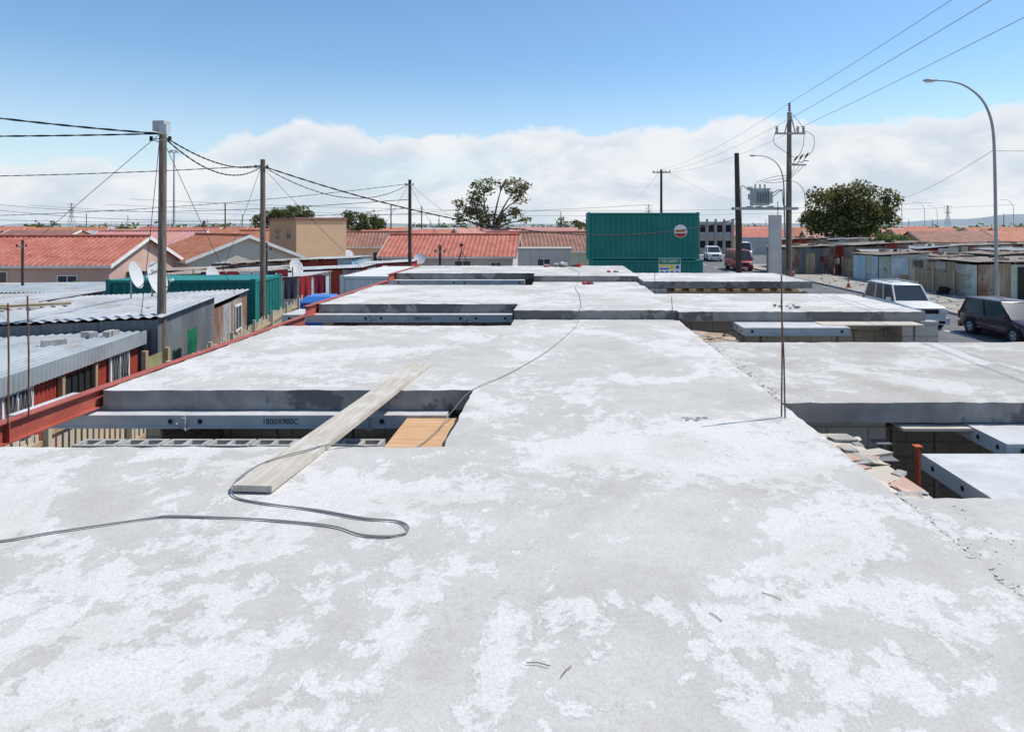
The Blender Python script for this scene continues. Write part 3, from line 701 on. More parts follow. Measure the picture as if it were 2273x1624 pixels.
container('shipping_container', (1.62, 36.9, -0.1), 6.06, 2.44, 2.58)
container('shipping_container', (-14.6, 21.9, 0), 4.7, 2.4, 2.6, rz=0.05)
# white site cabin
M_CAB = mat('cabin_white', (0.60, 0.60, 0.58), 0.6, c2=(0.68, 0.68, 0.66), scale=1)
container('site_cabin', (-7.9, 24.4, 0), 2.4, 6.0, 2.55, m=M_CAB, md=M_CAB)

# portable toilet
o = Obj('portable_toilet', (-8.25, 21.6, 0), 0.05); p = o.p('body')
p.bx(0, 1.0, 0, 1.1, 0.1, 1.9, M_BLUE)
for k in range(6): p.bx(.06 + k * .16, .12 + k * .16, -.02, 0, .2, 1.8, M_BLUE)
M_BLUW = mat('blue_trim', (0.06, 0.20, 0.55), 0.5)
o.p('roof').add([(-.04, -.04, 1.9), (1.04, -.04, 1.9), (1.04, 1.14, 1.9), (-.04, 1.14, 1.9), (.12, .12, 2.08), (.88, .12, 2.08), (.88, .98, 2.08), (.12, .98, 2.08)], [(0, 1, 5, 4), (1, 2, 6, 5), (2, 3, 7, 6), (3, 0, 4, 7), (4, 5, 6, 7)], M_BLUW)
o.p('vents').bx(.2, .8, -.03, -.021, 1.7, 1.82, M_WHITE); o.p('base').bx(-.05, 1.05, -.05, 1.15, 0, .1, M_BLACK); o.done()
# washing line
o = Obj('washing_line'); o.p('line').tube(sag((-11.4, 24.6, 2.5), (-9.0, 26.6, 2.5), .08, 8), 0.008, M_WHITE)
o.p('posts').cyl((-11.4, 24.6, 0), (-11.4, 24.6, 2.55), .03, M_TIMB); o.p('posts').cyl((-9, 26.6, 0), (-9, 26.6, 2.55), .03, M_TIMB)
cm = [M_CLR, mat('pink_cloth', (.55, .2, .25), .9), mat('dark_cloth', (.05, .05, .07), .9), M_CLR, mat('maroon_cloth', (.2, .02, .04), .9)]
for k in range(5):
    a = Vector((-11.2, 24.75, 2.42)).lerp(Vector((-9.1, 26.5, 2.42)), k / 5 + .02); u = Vector((2.1, 1.75, 0)) * .17
    o.p('clothes').sheet(a, u, (0, 0, -U(.5, .9)), [i / 8 for i in range(9)], [i / 6 for i in range(7)], lambda s_, t_: .03 * math.sin(s_ * 12 + k) * t_, cm[k], True)
o.done()
o = Obj('washing_line'); o.p('line').tube(sag((-14.8, 27.5, 2.55), (-11.2, 28.5, 2.55), .08, 8), 0.008, M_WHITE)
for q in ((-14.8, 27.5), (-11.2, 28.5)): o.p('posts').cyl((*q, 0), (*q, 2.6), .03, M_TIMB)
for k in range(7):
    a = Vector((-14.6, 27.55, 2.47)).lerp(Vector((-11.4, 28.45, 2.47)), k / 7 + .02)
    o.p('clothes').sheet(a, (.42, .12, 0), (0, 0, -U(.3, .8)), [i / 8 for i in range(9)], [i / 6 for i in range(7)], lambda s_, t_: .03 * math.sin(s_ * 12 + k) * t_, random.choice(cm + [M_BLUE, M_WHITE]), True)
o.done()
dish((-10.1, 17.0, 3.02), 0.40, (1, 0.02, 0.28), 2.4, label='Elvo')
dish((-11.25, 18.0, 3.03), 0.35, (1, 0.15, 0.28), 2.3)
dish((-13.8, 27.0, 2.35), 0.36, (.9, -0.2, 0.3), 1.2)
dish((-13.6, 35.0, 2.2), 0.42, (.8, -0.4, 0.3), 1.0)
dish((-9.0, 43.5, 2.2), 0.36, (.2, -.9, 0.5), 1.0)
dish((-13.8, 44.5, 2.4), 0.36, (.8, -.4, 0.4), 1.0)

# ---------------------------------------------------------------- houses
def tileroof(p, o, u, v, m):
    Lu, Lv = Vector(u).length, Vector(v).length; nu = max(6, int(Lu / 0.075)); rows = max(2, int(Lv / 0.34))
    tv = []
    for k in range(rows): tv += [(k + .001) / rows, (k + .97) / rows]
    tv.append(1.0)
    def f(a, b):
        fr = (b * rows) % 1.0
        if b >= 0.999: fr = .98
        return 0.022 * math.sin(a * Lu / 0.3 * 2 * math.pi) + 0.035 * fr
    p.sheet(o, u, v, [i / nu for i in range(nu + 1)], tv, f, m)
def house(name, loc, rz, w, d, eave, ridge, wm, rm, tiles=True, wins=(), gwins=(), over=0.3, barge=M_WHITE, doors=()):
    o = Obj(name, loc, rz); a, b = w / 2, d / 2
    W = o.p('walls'); W.bx(-a, a, -b, b, 0, eave, wm)
    for s in (-1, 1):
        W.add([(s * a, -b, eave), (s * a, b, eave), (s * a, 0, ridge - .06)], [(0, 1, 2) if s > 0 else (2, 1, 0)], wm)
    sl = (ridge - eave) / b; oz = eave - sl * over
    Rf = o.p('roof')
    for s in (-1, 1):
        u = (-s * (w + 2 * over), 0, 0); v = (0, s * (b + over), oz - ridge - 0.0)
        og = (s * (a + over), 0, ridge + .03)
        if tiles: tileroof(Rf, og, u, v, rm)
        else: Rf.corr(og, u, v, rm, .2, .018)
    Rf.tube([(-a - over, 0, ridge + .05), (a + over, 0, ridge + .05)], .09, rm, 8)
    for s in (-1, 1):
        for q in (-1, 1):
            x = s * (a + over + .012)
            o.p('barge_boards').add([(x, 0, ridge + .06), (x, 0, ridge - .15), (x, q * (b + over), oz - .15), (x, q * (b + over), oz + .06)], [(0, 1, 2, 3)], barge)
        o.p('barge_boards').bx(-a - over, a + over, s * (b + over) - .01, s * (b + over) + .01, oz - .13, oz - .01, barge)
    for (cx, cz, ww, hh) in wins: window(o.p('window_frames'), o.p('windows'), (cx, -b, cz), ww, hh, '-y')
    for (cy, cz, ww, hh) in gwins:
        window(o.p('window_frames'), o.p('windows'), (a, cy, cz), ww, hh, '+x')
    for (cx, ww, hh) in doors: o.p('door').bx(cx - ww / 2, cx + ww / 2, -b - .03, -b - .002, 0, hh, M_TIMB)
    return o.done()
house('pink_house', (-27.6, 37.6, 0), 0.0, 9.4, 6.0, 2.45, 3.72, M_WPINK, M_TILE, wins=((-.9, 1.55, .9, .9), (2.6, 1.5, 1.0, .6), (-4, 1.5, 1, .9)))
house('cream_house', (-22.7, 45.6, 0), math.radians(-42), 8.0, 6.8, 2.35, 3.7, M_WCREAM, M_TILE2, gwins=((-1.6, 1.6, 1.2, .9), (1.4, 1.6, 1.0, .9)), wins=((0, 1.5, 1, .9),))
house('tiled_house', (-7.5, 48.4, 0), 0.0, 8.6, 6.4, 2.4, 3.66, M_WGREY, M_TILE, wins=((-2.4, 1.6, .9, .8), (1.0, 1.6, 1.1, .8), (3.2, 1.6, .7, .6)))
house('green_house', (0.0, 55.5, 0), 0.12, 6.4, 6.0, 2.5, 3.75, M_WGREEN, M_TILE3, gwins=((0, 1.6, 1, 1),), wins=((-1.6, 1.6, 1, 1),))
house('pink_house', (-3.2, 63, 0), 0.4, 7, 6.0, 2.5, 3.7, M_WCREAM, M_TILE, wins=((0, 1.6, 1, .9),))
house('tiled_house', (-37, 62, 0), 0.05, 9, 6.2, 2.6, 3.8, M_WGREEN, M_TILE4, wins=((0, 1.6, 1, .9),))
house('tiled_house', (-27.5, 66, 0), -0.3, 8, 6.2, 2.6, 3.8, M_WCREAM, M_TILE2)
# tan flat-roofed double storey, seen on its corner
o = Obj('tan_flat_roof_house', (-21.7, 56.0, 0), math.radians(42)); p = o.p('walls')
p.bx(0, 4.3, 0, 6.2, 0, 4.75, M_WTAN); o.p('shade_side_walls').bx(-.02, -.001, 0, 6.2, 0, 4.75, M_WTAN2)  # thin darker skin: shade put into the colour of the unlit wall
o.p('parapet').bx(-.1, 4.38, -.08, 6.28, 4.751, 4.97, M_TILE3)
o.p('parapet').bx(0.1, 4.2, .1, 6.1, 4.971, 4.99, M_WTAN)
for cy, cz in ((1.6, 3.6), (4.3, 3.6), (1.6, 1.6), (4.3, 1.6)): window(o.p('window_frames'), o.p('windows'), (-.02, cy, cz), .9, .8, '-x', frame=M_TIMB)
window(o.p('window_frames'), o.p('windows'), (3.1, 0, 1.3), .8, .8, '-y', frame=M_TIMB)
o.done()
house('tan_house', (-17.0, 62.5, 0), 0.15, 5.6, 5, 2.6, 3.7, M_WTAN, M_TILE3, wins=((0.5, 1.6, .8, .8),))
# block outbuilding
o = Obj('block_outbuilding', (-2.65, 42.0, 0)); o.p('walls').bx(0, 3.3, 0, 3, 0, 2.85, M_WGREY); o.p('roof').bx(-.05, 3.35, -.05, 3.05, 2.851, 2.93, M_BLOCKP)
window(o.p('window_frames'), o.p('windows'), (1.6, 0, 2.0), .8, .6, '-y'); o.done()
o = Obj('boundary_wall'); o.p().bx(-12, -3.0, 39, 39.2, 0, 1.75, M_WGREY); o.done()
for (x_, y_, w_, d_, h_, wm, rm) in ((-10.5, 36, 4, 3, 2.0, [M_SHRED, M_ZMID], M_ROOFG), (-6.8, 33.5, 3, 2.5, 1.9, [M_PGRN, M_ZMID], M_ROOFB), (-14.2, 33, 5, 3, 2.0, [M_SHRED, M_RUST, M_BOARD], M_RUSTR),
                                    (-17.2, 30, 3.4, 3, 1.75, [M_PGRN, M_ZMID], M_RUSTR), (-8.8, 40, 3, 3, 2.1, [M_SHRED], M_ROOFG), (-19.0, 36, 4, 3, 1.9, [M_ZMID2, M_BOARD], M_RUSTR), (-11.3, 30, 3.2, 3, 2.0, [M_ZMID, M_PBLU], M_ROOFG), (-23, 27, 6, 3, 1.45, [M_ZMID, M_BLUE], M_ROOFB),
                                    (0.6, 34, 4, 3, 1.9, [M_WGREY], M_ROOFG), (-12.4, 40.5, 3.5, 3, 2.3, [M_PBLU, M_SHRED], M_ROOFG), (-16, 39, 3, 3, 2.2, [M_RUST], M_RUSTR), (-15.2, 36, 2.5, 2, 2.0, [M_TEALD], M_ROOFG)):
    shack('zinc_shack', (x_, y_, 0), U(-.1, .1), w_, d_, h_ + .1, h_ - .05, wm, rm, ragged=.06).done()

# distant houses
def far_house(x, y, w, d, e, r, rz, wm, rm):
    o = Obj('distant_house', (x, y, 0), rz); p = o.p(); a, b = w / 2, d / 2
    p.bx(-a, a, -b, b, 0, e, wm)
    p.add([(-a - .3, -b - .3, e - .1), (a + .3, -b - .3, e - .1), (a + .3, 0, r), (-a - .3, 0, r), (a + .3, b + .3, e - .1), (-a - .3, b + .3, e - .1)], [(0, 1, 2, 3), (3, 2, 4, 5)], rm)
    for s in (-1, 1): p.add([(s * a, -b, e), (s * a, b, e), (s * a, 0, r - .05)], [(0, 1, 2)], wm)
    for s in (-1, 1): p.add([(s * (a + .31), -b - .3, e - .25), (s * (a + .31), -b - .3, e - .05), (s * (a + .31), 0, r + .05), (s * (a + .31), 0, r - .15)], [(0, 1, 2, 3)], M_WHITE)
    for cx in (-w * .3, w * .05, w * .3): p.bx(cx - .45, cx + .45, -b - .02, -b - .004, 1.1, 2.0, M_GLASS)
    o.done()
rms = [M_TILE, M_TILE2, M_TILE3, M_TILE4, M_TILE, M_TILE2, M_ROOFG]; wms = [M_WPINK, M_WCREAM, M_WTAN, M_WGREY, M_WGREEN, M_WCREAM]
for row, (yy, step) in enumerate(((76, 11), (92, 12), (112, 13), (135, 14), (165, 17), (205, 20))):
    x = -yy * 0.9
    while x < yy * 0.12 + 2:
        far_house(x + U(-2, 2), yy + U(-4, 4), U(7, 10), U(5.5, 7), U(2.5, 2.8), U(3.6, 4.1), U(-.6, .6), random.choice(wms), random.choice(rms)); x += step * U(.85, 1.25)
for row, (yy, step) in enumerate(((112, 13), (135, 15), (160, 18), (200, 21))):
    x = yy * .28
    while x < yy * 0.75:
        far_house(x + U(-2, 2), yy + U(-4, 4), U(7, 11), U(5.5, 7), U(2.5, 2.8), U(3.6, 4.2), U(-.4, .4), random.choice(wms), random.choice(rms)); x += step * U(.85, 1.25)
for (x_, y_, r_) in ((44, 78, M_TILE3), (52, 82, M_TILE2), (60, 86, M_TILE3), (37, 92, M_TILE4), (58, 62, M_TILE)): far_house(x_, y_, 8, 6, 2.6, 3.7, U(-.3, .3), M_WTAN2, r_)

# grey unfinished double storey in the distance
o = Obj('unfinished_block_building', (20.8, 104, 0)); p = o.p('walls')
p.bx(0, 5.6, 0, 8, 0, 4.9, M_WGREY)
for k in range(5): o.p('columns').bx(k * 1.3, k * 1.3 + .3, -.3, -.005, 0, 5.3, M_BLOCKP)
o.p('columns').bx(-.1, 5.7, -.35, 0.1, 2.5, 2.75, M_BLOCKP)
for k in range(4):
    for z0 in (.9, 3.3): o.p('windows').bx(k * 1.3 + .4, k * 1.3 + 1.2, -.02, -.003, z0, z0 + 1.1, M_DARK)
o.done()
o = Obj('white_boundary_wall'); o.p().bx(26.5, 34, 101, 101.3, 0, 2.6, M_WGREY); o.done()

# ---------------------------------------------------------------- right-hand shacks
sh = [
 ('zinc_shack', (24.0, 60.0, 0), 0.05, 4.2, 5, 2.55, 2.4, [M_ZDARK, M_RUST, M_BOARD], M_RUSTR),
 ('brown_shack', (29.5, 58.0, 0), 0.0, 4.6, 4, 2.9, 2.6, [M_RUST, M_BOARD, M_SHRED], M_RUSTR),
 ('pale_blue_shack', (28.0, 52.0, 0), 0.10, 4.0, 3.5, 2.3, 2.1, [M_PBLU, M_PGRN, M_PBLU, M_ZMID2], [M_RUSTR, M_ROOFG]),
 ('zinc_shack', (30.6, 50.8, 0), -0.08, 2.3, 4.5, 2.15, 2.0, [M_RUST, M_ZMID2], [M_RUSTR]),
 ('zinc_shack', (33.4, 48.6, 0), 0.05, 2.4, 4.0, 2.4, 2.2, [M_ZMID, M_ZMID2, M_BOARD, M_PGRN], [M_RUSTR, M_ROOFG]),
 ('brown_shack', (30.4, 40.3, 0), 0.05, 6.0, 5.0, 2.25, 2.15, [M_BOARD, M_RUST, M_ZMID, M_PGRN], [M_RUSTR, M_RUSTR, M_RUST]),
 ('zinc_shack', (36.0, 66.0, 0), 0.0, 6.0, 4, 2.7, 2.5, [M_ZMID2, M_WTAN2], M_RUSTR),
 ('zinc_shack', (44.0, 62.0, 0), 0.0, 7.0, 4, 2.7, 2.5, [M_ZMID2, M_RUST], M_RUSTR),
 ('zinc_shack', (40.0, 52.0, 0), 0.0, 6.0, 4, 2.5, 2.4, [M_ZMID2, M_WGREEN], M_ROOFG),
 ('zinc_shack', (31.5, 70.0, 0), 0.0, 5.0, 4, 3.0, 2.8, [M_ZMID2, M_PGRN], M_ROOFG),
 ('brown_shack', (26.5, 68.0, 0), 0.0, 4.0, 4, 3.1, 2.9, [M_RUST, M_SHRED], M_RUSTR),
 ('zinc_shack', (34.0, 58.5, 0), 0.1, 3.6, 4, 2.6, 2.3, [M_SHRED, M_BOARD, M_ZMID2], [M_RUSTR, M_ROOFG]),
 ('zinc_shack', (37.5, 46.0, 0), -.05, 3.6, 4, 2.5, 2.2, [M_TEALD, M_BOARD, M_ZMID2], [M_RUSTR, M_ROOFG]),
]
for i, (n_, l_, r_, w_, d_, hr, hl, wm, rm) in enumerate(sh):
    o = shack(n_, l_, r_, w_, d_, hr, hl, wm, rm, over=.25, ragged=.14)
    o.p('door').bx(-w_ * .6, -w_ * .6 + .8, -.08, -.05, 0, 1.9, M_DARK if i % 2 else M_TIMB)
    if w_ > 3.5: window(o.p('window_frames'), o.p('windows'), (-w_ * .22, -.05, 1.4), .8, .6, '-y', frame=M_TIMB)
    for k in range(7): o.p('roof_weights').box((-U(.3, w_ - .3), U(.1, d_ - .3), hr + .06), (U(.2, 1.1), U(.1, .3), U(.06, .2)), random.choice([M_BLOCKP, M_RUST, M_BOARD, M_BLACK, M_BOARD]), rz=U(0, 3))
    if i == 1:
        o.p('awning').corr((-w_, -1.4, 2.2), (w_, 0, 0), (0, 1.4, .2), M_ROOFG, .2, .02)
        for xx in (-w_ + .1, -w_ / 2, -.1): o.p('awning').cyl((xx, -1.3, 0), (xx, -1.3, 2.2), .04, M_TIMB)
    if i == 2:
        o.p('poster').bx(-w_ + .9, -w_ + 2.3, -.12, -.10, .6, 1.9, mat('faded_poster', (.35, .5, .62), .6, c2=(.62, .66, .68), scale=3))
    o.done()
# yard fence and scrap between the shacks
fence('scrap_board_fence', [(23.9, 46.0), (24.4, 40.5)], 1.5, M_BOARD, gap=.2, wdt=.19)
fence('scrap_board_fence', [(24.0, 58), (24.2, 53.5)], 1.6, M_BOARD, gap=.2, wdt=.19)
rubble('scrap_pile', 28.3, 31.0, 46.5, 48.0, 0, 40, [M_BOARD, M_RUST, M_ZMID2, M_PBLU, M_BLACK], .3, 1.1, .5)
# tyres on the verge
def tyre(x, y, z, rr, rot):
    o = Obj('old_tyre', (x, y, z), rot=rot)
    pr = [(rr, -.07), (rr, .07), (rr * .9, .1), (rr * .62, .09), (rr * .58, 0), (rr * .62, -.09), (rr * .9, -.1)]; vs = []; fs = []; n = 24; k = len(pr)
    for i in range(n):
        a = 2 * math.pi * i / n
        for (q, h) in pr: vs.append((q * math.cos(a), q * math.sin(a), h))
    for i in range(n):
        for j in range(k): fs.append((i * k + j, i * k + (j + 1) % k, ((i + 1) % n) * k + (j + 1) % k, ((i + 1) % n) * k + j))
    o.p().add(vs, fs, M_BLACK, True); o.done()
tyre(27.8, 48.2, .36, .32, (math.pi / 2, 0, .3)); tyre(23.5, 42.0, .22, .34, (0, 0, 0)); tyre(23.6, 42.0, .43, .33, (.1, 0, 0)); tyre(27.0, 48.2, .2, .3, (0, 0, 0))
o = Obj('water_drum', (27.0, 49.6, .0)); o.p().cyl((0, 0, 0), (0, 0, .85), .28, mat('yellow_drum', (.5, .36, .04), .5), n=18); o.p().cyl((0, 0, .3), (0, 0, .33), .29, MATS['yellow_drum'], n=18); o.p().cyl((0, 0, .58), (0, 0, .61), .29, MATS['yellow_drum'], n=18); o.done()
def cone(x, y):
    o = Obj('traffic_cone', (x, y, .11)); o.p().bx(-.17, .17, -.17, .17, 0, .03, M_ORNG); o.p().cyl((0, 0, .03), (0, 0, .3), .13, M_ORNG, .08); o.p().cyl((0, 0, .3), (0, 0, .42), .08, M_WHITE, .062); o.p().cyl((0, 0, .42), (0, 0, .6), .062, M_ORNG, .03); o.done()
cone(19.6, 46.5); cone(19.4, 57)
rubble('verge_stones', 19.6, 25, 32, 55, .11, 160, [M_BLOCKP, M_SAND], .05, .2, .5)
M_ORS = mat('orange_soil', (0.36, 0.24, 0.16), 0.95)
rubble('soil_heap', 25.0, 26.8, 44, 45.5, .0, 80, [M_ORS, M_SAND], .15, .5, .4)

# ---------------------------------------------------------------- poles and wires
def upole(x, y, h, r=.1, m=M_POLE, lean=0.0, box=False, arm=False):
    o = Obj('utility_pole', (x, y, 0)); p = o.p('pole')
    p.tube([(0, 0, -.3), (lean * .5, 0, h * .5), (lean, 0, h)], [r * 1.15, r, r * .85], m, 14)
    if box:
        o.p('pole_box').box((lean - .02, -.02, h + .02), (.22, .22, .2), M_GALV); o.p('pole_box').box((lean + .09, -.12, h - .05), (.14, .1, .2), M_TRAFO)
    for k in range(3):
        o.p('brackets').tube([(lean, -r, h - .22 - k * .04), (lean + (.18 if k % 2 else -.18), -r * 1.1, h - .24)], .012, M_GALV)
        o.p('brackets').cyl((lean + (.18 if k % 2 else -.18), -r * 1.1, h - .27), (lean + (.18 if k % 2 else -.18), -r * 1.1, h - .18), .03, M_BLACK)
    if arm:
        o.p('crossarm').bx(-.9, .9, -r - .08, -r, h - .35, h - .25, M_POLED)
        for xx in (-.8, -.4, .4, .8): o.p('crossarm').cyl((xx, -r - .04, h - .25), (xx, -r - .04, h - .1), .035, M_PORC)
    o.done()
def wire(pts_list, r=.012, m=M_WIRE, name='overhead_cable'):
    o = Obj(name)
    for a, b, d in pts_list: o.p().tube(sag(a, b, d), r, m, 5, False)
    o.done()
def twisted(a, b, d, r=.018, sep=.016, name='overhead_cable', n=220):
    o = Obj(name); c = sag(a, b, d, n); st = (Vector(b) - Vector(a)).length / n
    for ph in (0, math.pi):
        o.p().tube([q + Vector((0, r * .55 * math.cos(i * st * 9 + ph), r * .55 * math.sin(i * st * 9 + ph))) for i, q in enumerate(c)], r * .72, M_WIRE, 5, False)
    o.done()
P1 = (-7.8, 13.3); P2 = (-9.3, 21.3); P3 = (-7.3, 33.0)
upole(*P1, 6.25, .078, lean=.05, box=True); upole(*P2, 6.4, .085, lean=0); upole(*P3, 6.55, .085, m=M_POLED)
T1 = (-7.75, 13.2, 6.12); T2 = (-9.3, 21.2, 6.2); T3 = (-7.3, 32.9, 6.35)
twisted((-13.6, 10.2, 6.75), T1, .12, .016); twisted((-13.6, 10.2, 5.72), T1, .05, .014)
twisted(T1, T2, .28, .015); twisted(T1, (T2[0], T2[1], T2[2] - .03), .5, .015)
twisted((-22, 19.8, 5.75), T2, .12, .012)
twisted(T2, T3, .85, .014)
twisted((-34, 30, 4.7), T3, .5, .012); twisted((-40, 38, 6.6), (-7.3, 33, 5.2), 1.2, .010)
twisted(T2, (9.35, 35.9, 4.72), 1.45, .022)
wire([(T1, (-12.2, 16.0, 4.1), .0), (T1, (-8.2, 17.2, 2.6), .02), (T1, (-8.0, 13.0, 2.6), .12)], .006, name='service_wire')
wire([(T2, (-10.4, 24, 2.8), .03), (T2, (-13, 26, 2.4), .1), (T2, (-7.8, 27, 2.6), .1), (T3, (-10.5, 36, 2.6), .1), (T3, (-4, 44, 2.9), .2), (T3, (-6, 38, 2.4), .1)], .007, name='service_wire')
wire([((-60, 70, 6.8), (-7.3, 33, 5.6), .8), ((-70, 90, 7), (9, 72, 6.5), 1.2), ((-60, 60, 5.3), (-5, 60, 6), 1.0)], .016, name='service_wire')
wire([((-60, 95, 8.0), (60, 110, 8.0), 1.5), ((-80, 120, 8), (80, 120, 8), 2)], .02, name='service_wire')
o = Obj('stay_insulator', (-7.98, 15.2, 4.3)); o.p().cyl((0, 0, 0), (0.02, 0.05, .14), .03, M_PORC); o.done()
for (px, top, h) in ((192, 474, 7.8), (284, 478, 8), (500, 452, 7.8), (538, 476, 7.5), (868, 455, 8), (936, 458, 8), (955, 490, 7), (973, 488, 7), (1245, 470, 8), (975, 478, 8), (2228, 474, 8), (1300, 492, 7), (700, 498, 6), (460, 486, 7), (120, 488, 7), (1700, 494, 7), (2017, 487, 7), (2070, 487, 7)):
    s_ = (500 - top) / (h - EYE)
    if s_ <= 0: continue
    yy = min(300, 1515 / s_); upole((px - 1245) * yy / 1515, yy, h, .11, M_POLED, box=False)
upole(-20.5, 26, 3.8, .05, M_POLED); upole(-4.6, 26, 3.6, .06, M_POLED); upole(-11.0, 25.5, 3.7, .05, M_POLED)
upole(10.0, 68, 9.9, .13, M_POLED, arm=True)

# transformer structure
o = Obj('transformer_pole_structure', (0, 36.0, 0))
o.p('poles').tube([(9.42, 0, -.3), (9.36, 0, 4), (9.27, 0, 8.15)], [.17, .15, .12], M_POLED, 14)
o.p('poles').tube([(12.0, 0, -.3), (12.02, 0, 5), (12.05, 0, 10.3)], [.17, .15, .11], M_POLE, 14)
pl = o.p('platform')
for yy in (-.22, .22): pl.bx(9.05, 12.45, yy - .04, yy + .04, 5.16, 5.30, M_GALV)
for xx in (9.9, 10.4, 11.0): pl.bx(xx, xx + .1, -.5, .5, 5.301, 5.36, M_GALV)
t_ = o.p('transformer')
t_.bx(10.05, 10.92, -.3, .3, 5.40, 6.22, M_TRAFO); t_.bx(9.98, 10.98, -.36, .36, 6.221, 6.28, M_TRAFO)
for k in range(9): t_.bx(10.16 + k * .085, 10.18 + k * .085, -.48, -.301, 5.5, 6.12, M_TRAFO)
for k in range(5): t_.bx(10.921, 11.1, -.25 + k * .11, -.23 + k * .11, 5.5, 6.12, M_TRAFO)
t_.cyl((9.85, 0, 6.3), (10.1, 0, 6.3), .11, M_TRAFO); t_.bx(9.9, 10.05, -.15, .15, 5.7, 6.0, M_TRAFO)
for k in range(3):
    xx = 10.25 + k * .25
    for q in range(4): t_.cyl((xx, 0, 6.30 + q * .06), (xx, 0, 6.34 + q * .06), .05, M_PORC)
x_ = o.p('crossarm'); x_.bx(11.25, 12.85, -.16, -.08, 9.12, 9.22, M_GALV)
for xx in (11.35, 12.75, 12.45):
    for q in range(4): o.p('insulators').cyl((xx, -.12, 9.24 + q * .08), (xx, -.12, 9.29 + q * .08), .07, M_PORC)
for q in range(5): o.p('insulators').cyl((12.05, 0, 10.35 + q * .09), (12.05, 0, 10.41 + q * .09), .07, M_PORC)
for s in (-1, 1): x_.tube([(12.05 + s * .28, -.1, 9.2), (12.05, -.1, 10.3)], .035, M_GALV)
x_.bx(11.95, 12.15, -.13, -.08, 9.9, 9.96, M_GALV)
for k in range(3):
    a = Vector((12.25 + k * .28, -.15, 7.75 + k * .08)); o.p('fuses').tube([a, a + Vector((.14, -.05, .22))], .035, M_PORC); o.p('fuses').tube([a + Vector((-.06, 0, -.16)), a + Vector((.24, 0, .26))], .016, M_BLACK)
    o.p('fuses').bx(a.x - .1, a.x + .2, -.2, -.1, a.z - .2, a.z - .16, M_GALV)
o.p('fuses').bx(12.0, 12.9, -.15, -.09, 7.48, 7.56, M_GALV)
j = o.p('jumpers')
j.tube(smooth_path([(12.85, -.1, 9.3), (13.3, -.1, 9.0), (13.25, -.1, 8.3), (12.9, -.1, 7.95)]), .014, M_WIRE, 5)
j.tube(smooth_path([(12.05, -.1, 10.3), (12.7, -.1, 9.5), (12.75, -.1, 8.6), (12.5, -.1, 7.95)]), .014, M_WIRE, 5)
j.tube(smooth_path([(11.3, -.1, 9.3), (11.2, -.1, 8.7), (11.8, -.1, 8.2), (12.3, -.1, 7.9)]), .014, M_WIRE, 5)
for k in range(3): j.tube(smooth_path([(12.3 + k * .25, -.1, 7.5), (12.0, -.2, 7.0 - k * .1), (11.2 + k * .1, -.1, 6.9 - k * .15), (10.3 + k * .25, 0, 6.6)]), .013, M_WIRE, 5)
for k in range(2): j.tube(smooth_path([(11.1, 0, 6.0 - k * .2), (11.6 + k * .1, -.1, 6.2), (11.7, -.1, 5.4), (11.9, -.17, 5.0), (11.88, -.19, 2)]), .02, M_WIRE, 5)
j.tube(smooth_path([(9.9, 0, 6.2), (9.5, -.1, 6.4), (9.45, -.2, 5.6), (9.5, -.2, 2.5)]), .02, M_WIRE, 5)
o.done()
o = Obj('concrete_pillar', (0, 35.4, 0)); o.p().bx(10.85, 11.45, 0, .3, 0, 4.85, M_WGREY); o.p('cap').cyl((11.3, .15, 4.86), (11.3, .15, 5.6), .02, M_BLACK); o.p('cap').bx(10.84, 11.46, -.01, .31, 4.851, 4.88, M_BLOCKP); o.done()
wire([((12.05, 36, 10.8), (8.1, -15, 10.9), .35), ((11.36, 35.9, 9.58), (6.9, -15, 9.7), .3), ((12.78, 35.9, 9.58), (8.5, -15, 9.7), .3)], .010, M_ALU, 'power_line')
wire([((12.05, 36, 10.8), (10.0, 68, 9.9), .5), ((11.36, 35.9, 9.58), (9.2, 68, 9.6), .5), ((12.78, 35.9, 9.58), (10.8, 68, 9.6), .5)], .008, M_ALU, 'power_line')
wire([((10, 68, 9.9), (14, 160, 9), 1.0), ((10.8, 68, 9.6), (40, 130, 9), 1.5)], .012, M_ALU, 'power_line')

# street lamps
def lamp(x, y, h=12.3, reach=3.6, r=.09):
    o = Obj('street_lamp', (x, y, 0)); s = h / 12.3
    pts = [(0, 0, 0), (-.05, 0, 4), (-.12, 0, 8), (-.22, 0, 9.8), (-.5, 0, 10.9), (-1.0, 0, 11.7), (-1.8, 0, 12.3), (-2.6, 0, 12.55), (-3.5, 0, 12.62)]
    pts = [(a * s, b * s, c * s) for a, b, c in pts]
    pp = smooth_path(pts, 5); n = len(pp)
    o.p('post').tube(pp, [r * (1.1 - .65 * i / (n - 1)) for i in range(n)], M_LAMP, 12)
    o.p('post').cyl((0, 0, 0), (0, 0, 1.6), r * 1.35, M_LAMP)
    hx, hz = -3.5 * s, 12.62 * s
    vs = []; fs = []; prof = [(0.1, .05, .04), (-.1, .11, .07), (-.4, .15, .10), (-.62, .12, .07), (-.72, .04, .03)]
    for (dx, wy, hh) in prof:
        for k in range(8):
            a = 2 * math.pi * k / 8; vs.append((hx + dx * s, wy * s * math.cos(a), hz + hh * s * math.sin(a)))
    for i in range(4):
        for k in range(8): fs.append((i * 8 + k, i * 8 + (k + 1) % 8, i * 8 + 8 + (k + 1) % 8, i * 8 + 8 + k))
    fs += [tuple(range(8)), tuple(reversed(range(32, 40)))]
    o.p('lamp_head').add(vs, fs, M_LAMP, True); o.p('lens').box((hx - .35 * s, 0, hz - .09 * s), (.4 * s, .2 * s, .06 * s), M_WHITE)
    o.done()
lamp(24.9, 39.0); lamp(26.6, 81); lamp(45.6, 127); lamp(95, 190); lamp(128, 240); lamp(146, 220); lamp(160, 290)
